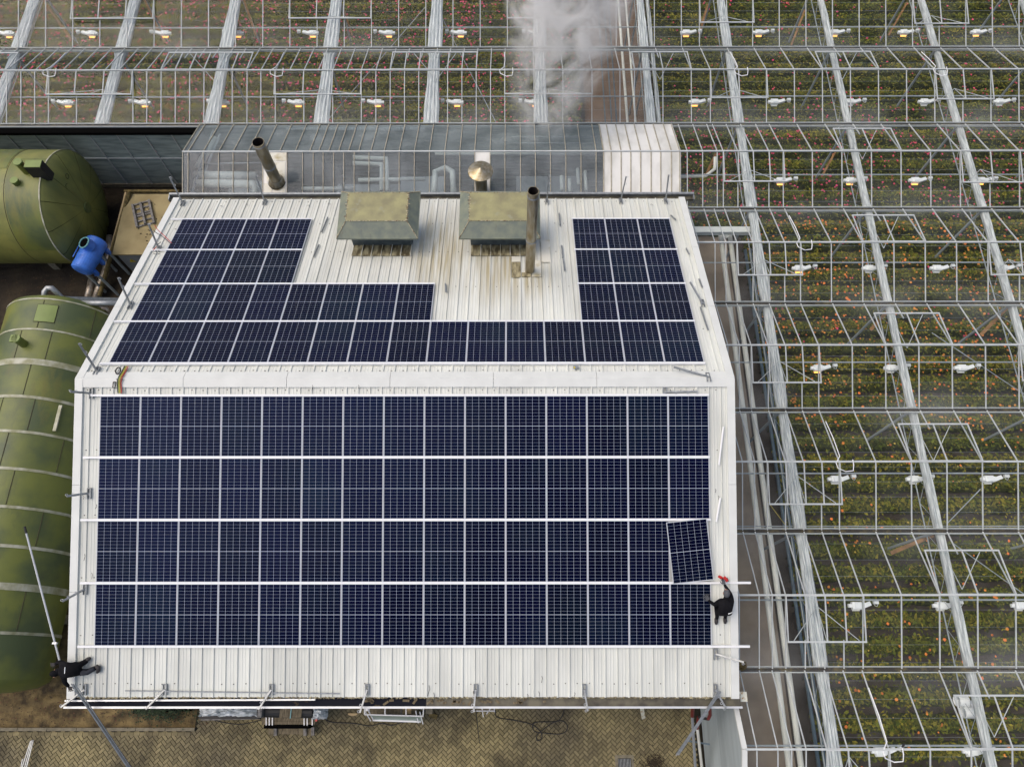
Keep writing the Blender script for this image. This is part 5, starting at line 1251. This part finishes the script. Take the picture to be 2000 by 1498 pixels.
M3 = Matrix.Rotation(PH, 3, 'X')
def tf(L_): return [M3 @ Vector(v) for v in L_]
V2 = tf(V)
w2 = person('worker in black crouching beside the right panel edge with a red drill', V2, E, Rr, o2)
def head(root, c, face, hood='glove', lc=1.):
    c = Vector(c); f = Vector(face).normalized(); b = MB(); n, m_ = 16, 12; vs = []
    side_ = f.cross(Vector((0, 0, 1))).normalized(); upv = side_.cross(f)
    for i in range(m_+1):
        th = math.pi*i/m_
        for k in range(n):
            ph_ = 2*math.pi*k/n; x = math.sin(th)*math.cos(ph_); y = math.sin(th)*math.sin(ph_); z = math.cos(th)
            vs.append(c+side_*x*.080+f*y*.10+upv*z*.115)
    fs = [(i*n+k, i*n+(k+1) % n, (i+1)*n+(k+1) % n, (i+1)*n+k) for i in range(m_) for k in range(n)]
    b.add(vs, fs); o = b.build('head', 'skin', None, smooth=True); o.parent = root
    b = MB(); vs2 = [c+(v-c)*1.12-f*.012 for v in vs]
    fs2 = [f4 for f4 in fs if sum(((vs2[i]-c).dot(f) for i in f4))/4 < .045]
    b.add(vs2, fs2); o = b.build('hood', hood, None, smooth=True); o.parent = root
    b = MB(); b.tube([c+f*.095+upv*.01, c+f*.125-upv*.015], [.012, .016], 6)
    for sg in (-1, 1): b.box(c+side_*sg*.082, (.02, .04, .05))
    o = b.build('nose_and_ears', 'skin', None); o.parent = root
    b = MB()
    for sg in (-1, 1): b.box(c+f*.093+side_*sg*.032+upv*.02, (.018, .018, .012))
    b.box(c+f*.092-upv*.05, (.04, .02, .01)); o = b.build('eyes_and_mouth', 'dark_red', None); o.parent = root
head(w2, M3 @ Vector((0, .40, .60)), M3 @ Vector((0, .75, -.65)))
hand(w2, M3 @ Vector((.04, .56, .23)), M3 @ Vector((-.1, 1, -.15)), M3 @ Vector((0, .2, 1)), curl=1.2)
hand(w2, M3 @ Vector((-.38, .10, .15)), M3 @ Vector((-.45, .9, -.1)), M3 @ Vector((0, 0, 1)), sc=1.15, curl=.1)
b = MB()
for q in ((.11, -.47, .06), (-.14, -.49, .06)):
    v = Vector(q); b.tube([M3 @ (v+Vector((0, .06, .0))), M3 @ (v+Vector((0, -.04, 0))), M3 @ (v+Vector((.0, -.10, -.01)))], [.05, .055, .035], 10)
o = b.build('boots', 'boot', None, smooth=True); o.parent = w2
b = MB(); pts = [M3 @ Vector((x, -.16+.05*x*2+.02, .36+.31*math.sqrt(max(0, 1-(x/.21)**2))-.0)) for x in np.linspace(.02, .17, 6)]
b.tube(pts, .013, 6); o = b.build('reflective_stripe', 'reflective', None); o.parent = w2
# red cordless drill
dl = thing('cordless_drill', 'red cordless drill in the hand of the crouching worker', 'drill', o2+M3 @ Vector((.04, .68, .2)))
q = o2; T_ = lambda x, y, z: q+M3 @ Vector((x, y, z))
MB().tube([T_(-.10, .77, .2), T_(-.04, .74, .2), T_(.0, .72, .2)], [.035, .045, .04], 10).build('motor_body', 'red_tool', dl)
MB().bar(T_(.06, .74, .17), T_(.15, .63, .17), .085, .07, up=NF).build('battery', 'red_tool', dl); MB().bar(T_(.14, .72, .16), T_(.18, .62, .16), .04, .05, up=NF).build('battery_end', 'rubber', dl)
MB().bar(T_(.0, .72, .19), T_(.05, .60, .18), .04, .04).build('grip', 'rubber', dl)
# --- kneeling worker at the near left corner, reaching over the edge
o1 = onF(150, 1300, .03)
V = [(.14, -.02, .26), (.02, .0, .33), (-.14, .0, .36), (-.26, -.02, .38), (-.31, -.04, .38), (-.36, -.06, .38),
     (-.16, .16, .34), (-.32, .20, .26), (-.45, .14, .28),
     (-.14, -.18, .34), (-.14, -.36, .30), (-.06, -.50, .22),
     (.20, .10, .20), (.30, .14, .08), (.33, .20, .07), (.36, .22, .06),
     (.18, -.10, .20), (.36, -.12, .11), (.54, -.03, .09), (.62, -.01, .07)]
Rr = [.185, .20, .21, .10, .09, .09, .10, .06, .042, .085, .06, .042, .10, .08, .06, .05, .10, .075, .06, .05]
E1 = E
w1 = person('worker in black kneeling at the near left roof corner, holding a long pole', tf(V), E1, Rr, o1)
head(w1, M3 @ Vector((-.37, -.07, .40)), M3 @ Vector((-.8, -.3, -.45)), 'black_cloth')
hand(w1, M3 @ Vector((-.45, .14, .27)), M3 @ Vector((-1, -.2, 0)), M3 @ Vector((0, 0, 1)), 'boot', curl=1.3)
hand(w1, M3 @ Vector((-.06, -.50, .21)), M3 @ Vector((.3, -1, 0)), M3 @ Vector((0, 0, 1)), 'boot', curl=1.2)
b = MB(); b.tube([M3 @ Vector((.26, .14, .08)), M3 @ Vector((.36, .21, .07)), M3 @ Vector((.41, .24, .06))], [.055, .06, .04], 10); b.tube([M3 @ Vector((.58, .02, .08)), M3 @ Vector((.65, -.02, .07)), M3 @ Vector((.64, -.12, .06)), M3 @ Vector((.60, -.17, .05))], [.055, .062, .055, .035], 10)
o = b.build('boots', 'boot', None, smooth=True); o.parent = w1
b = MB(); b.tube([M3 @ Vector((-.03, y, .50-.9*y*y)) for y in np.linspace(-.05, .13, 6)], .012, 6); o = b.build('reflective_stripe', 'reflective', None); o.parent = w1
b = MB(); b.tube([M3 @ Vector((.22, -.115, .205)), M3 @ Vector((.37, -.13, .115)), M3 @ Vector((.56, -.035, .095))], [.088, .080, .062], 12); o = b.build('trouser_leg', 'jeans', None, smooth=True); o.parent = w1

# ================================================================== STEAM
def steam():
    stops = [(1068, 285, 5.0, .5, .12), (1066, 250, 5.6, 1.2, .35), (1070, 200, 6.2, 1.7, .6), (1080, 150, 6.8, 2.1, .8), (1095, 100, 7.3, 2.3, 1.0), (1108, 40, 7.9, 2.4, 1.1), (1118, -20, 8.5, 2.45, 1.2), (1120, -90, 9.1, 2.5, 1.4)]
    b = MB(); n = 20; vs = []
    for px, py, z, rx, rz in stops:
        c_ = at(px, py, z)
        for k in range(n):
            t = 2*math.pi*k/n; vs.append((c_.x+rx*math.cos(t), c_.y, c_.z+rz*math.sin(t)))
    fs = [(i*n+k, (i+1)*n+k, (i+1)*n+(k+1) % n, i*n+(k+1) % n) for i in range(len(stops)-1) for k in range(n)]
    fs += [tuple(range(n)), tuple((len(stops)-1)*n+k for k in range(n))[::-1]]
    b.add(vs, fs)
    m = bpy.data.materials.new('steam'); m.use_nodes = True; N, L = nodes(m); N.remove(N['Principled BSDF']); out_ = [x for x in N if x.type == 'OUTPUT_MATERIAL'][0]
    pv_ = N.new('ShaderNodeVolumePrincipled'); pv_.inputs['Color'].default_value = (.985, .985, .98, 1); pv_.inputs['Anisotropy'].default_value = .1
    geo = N.new('ShaderNodeNewGeometry'); nz = N.new('ShaderNodeTexNoise'); nz.inputs['Scale'].default_value = .8; nz.inputs['Detail'].default_value = 7; nz.inputs['Roughness'].default_value = .66; nz.inputs['Distortion'].default_value = 1.1
    L.new(geo.outputs['Position'], nz.inputs['Vector'])
    mr = N.new('ShaderNodeMapRange'); mr.inputs[1].default_value = .42; mr.inputs[2].default_value = .68; mr.inputs[3].default_value = 0; mr.inputs[4].default_value = 1.0; L.new(nz.outputs[0], mr.inputs[0])
    # fade to the plume edge (distance from its axis) 
    sp = N.new('ShaderNodeSeparateXYZ'); L.new(geo.outputs['Position'], sp.inputs[0])
    c0, c1 = at(1064, 262, 5.4), at(1117, -15, 8.5)
    yr = N.new('ShaderNodeMapRange'); yr.inputs[1].default_value = c0.y; yr.inputs[2].default_value = c1.y; yr.inputs[3].default_value = c0.x; yr.inputs[4].default_value = c1.x; L.new(sp.outputs[1], yr.inputs[0])
    wr = N.new('ShaderNodeMapRange'); wr.inputs[1].default_value = c0.y; wr.inputs[2].default_value = c1.y; wr.inputs[3].default_value = 1.5; wr.inputs[4].default_value = 2.6; L.new(sp.outputs[1], wr.inputs[0])
    sb = N.new('ShaderNodeMath'); sb.operation = 'SUBTRACT'; L.new(sp.outputs[0], sb.inputs[0]); L.new(yr.outputs[0], sb.inputs[1])
    dv = N.new('ShaderNodeMath'); dv.operation = 'DIVIDE'; L.new(sb.outputs[0], dv.inputs[0]); L.new(wr.outputs[0], dv.inputs[1])
    ab = N.new('ShaderNodeMath'); ab.operation = 'ABSOLUTE'; L.new(dv.outputs[0], ab.inputs[0])
    ed = N.new('ShaderNodeMapRange'); ed.inputs[1].default_value = .35; ed.inputs[2].default_value = 1; ed.inputs[3].default_value = 1; ed.inputs[4].default_value = 0; L.new(ab.outputs[0], ed.inputs[0])
    # thicker away from the source
    th = N.new('ShaderNodeMapRange'); th.inputs[1].default_value = c0.y; th.inputs[2].default_value = c1.y; th.inputs[3].default_value = .35; th.inputs[4].default_value = 1.4; L.new(sp.outputs[1], th.inputs[0])
    m1 = N.new('ShaderNodeMath'); m1.operation = 'MULTIPLY'; L.new(mr.outputs[0], m1.inputs[0]); L.new(ed.outputs[0], m1.inputs[1])
    m2_ = N.new('ShaderNodeMath'); m2_.operation = 'MULTIPLY'; L.new(m1.outputs[0], m2_.inputs[0]); L.new(th.outputs[0], m2_.inputs[1])
    m3_ = N.new('ShaderNodeMath'); m3_.operation = 'MULTIPLY'; m3_.inputs[1].default_value = 3.8; L.new(m2_.outputs[0], m3_.inputs[0])
    L.new(m3_.outputs[0], pv_.inputs['Density']); L.new(pv_.outputs[0], out_.inputs['Volume']); MT['steam'] = m
    b.build('steam_plume', 'steam', kind='stuff')
steam()
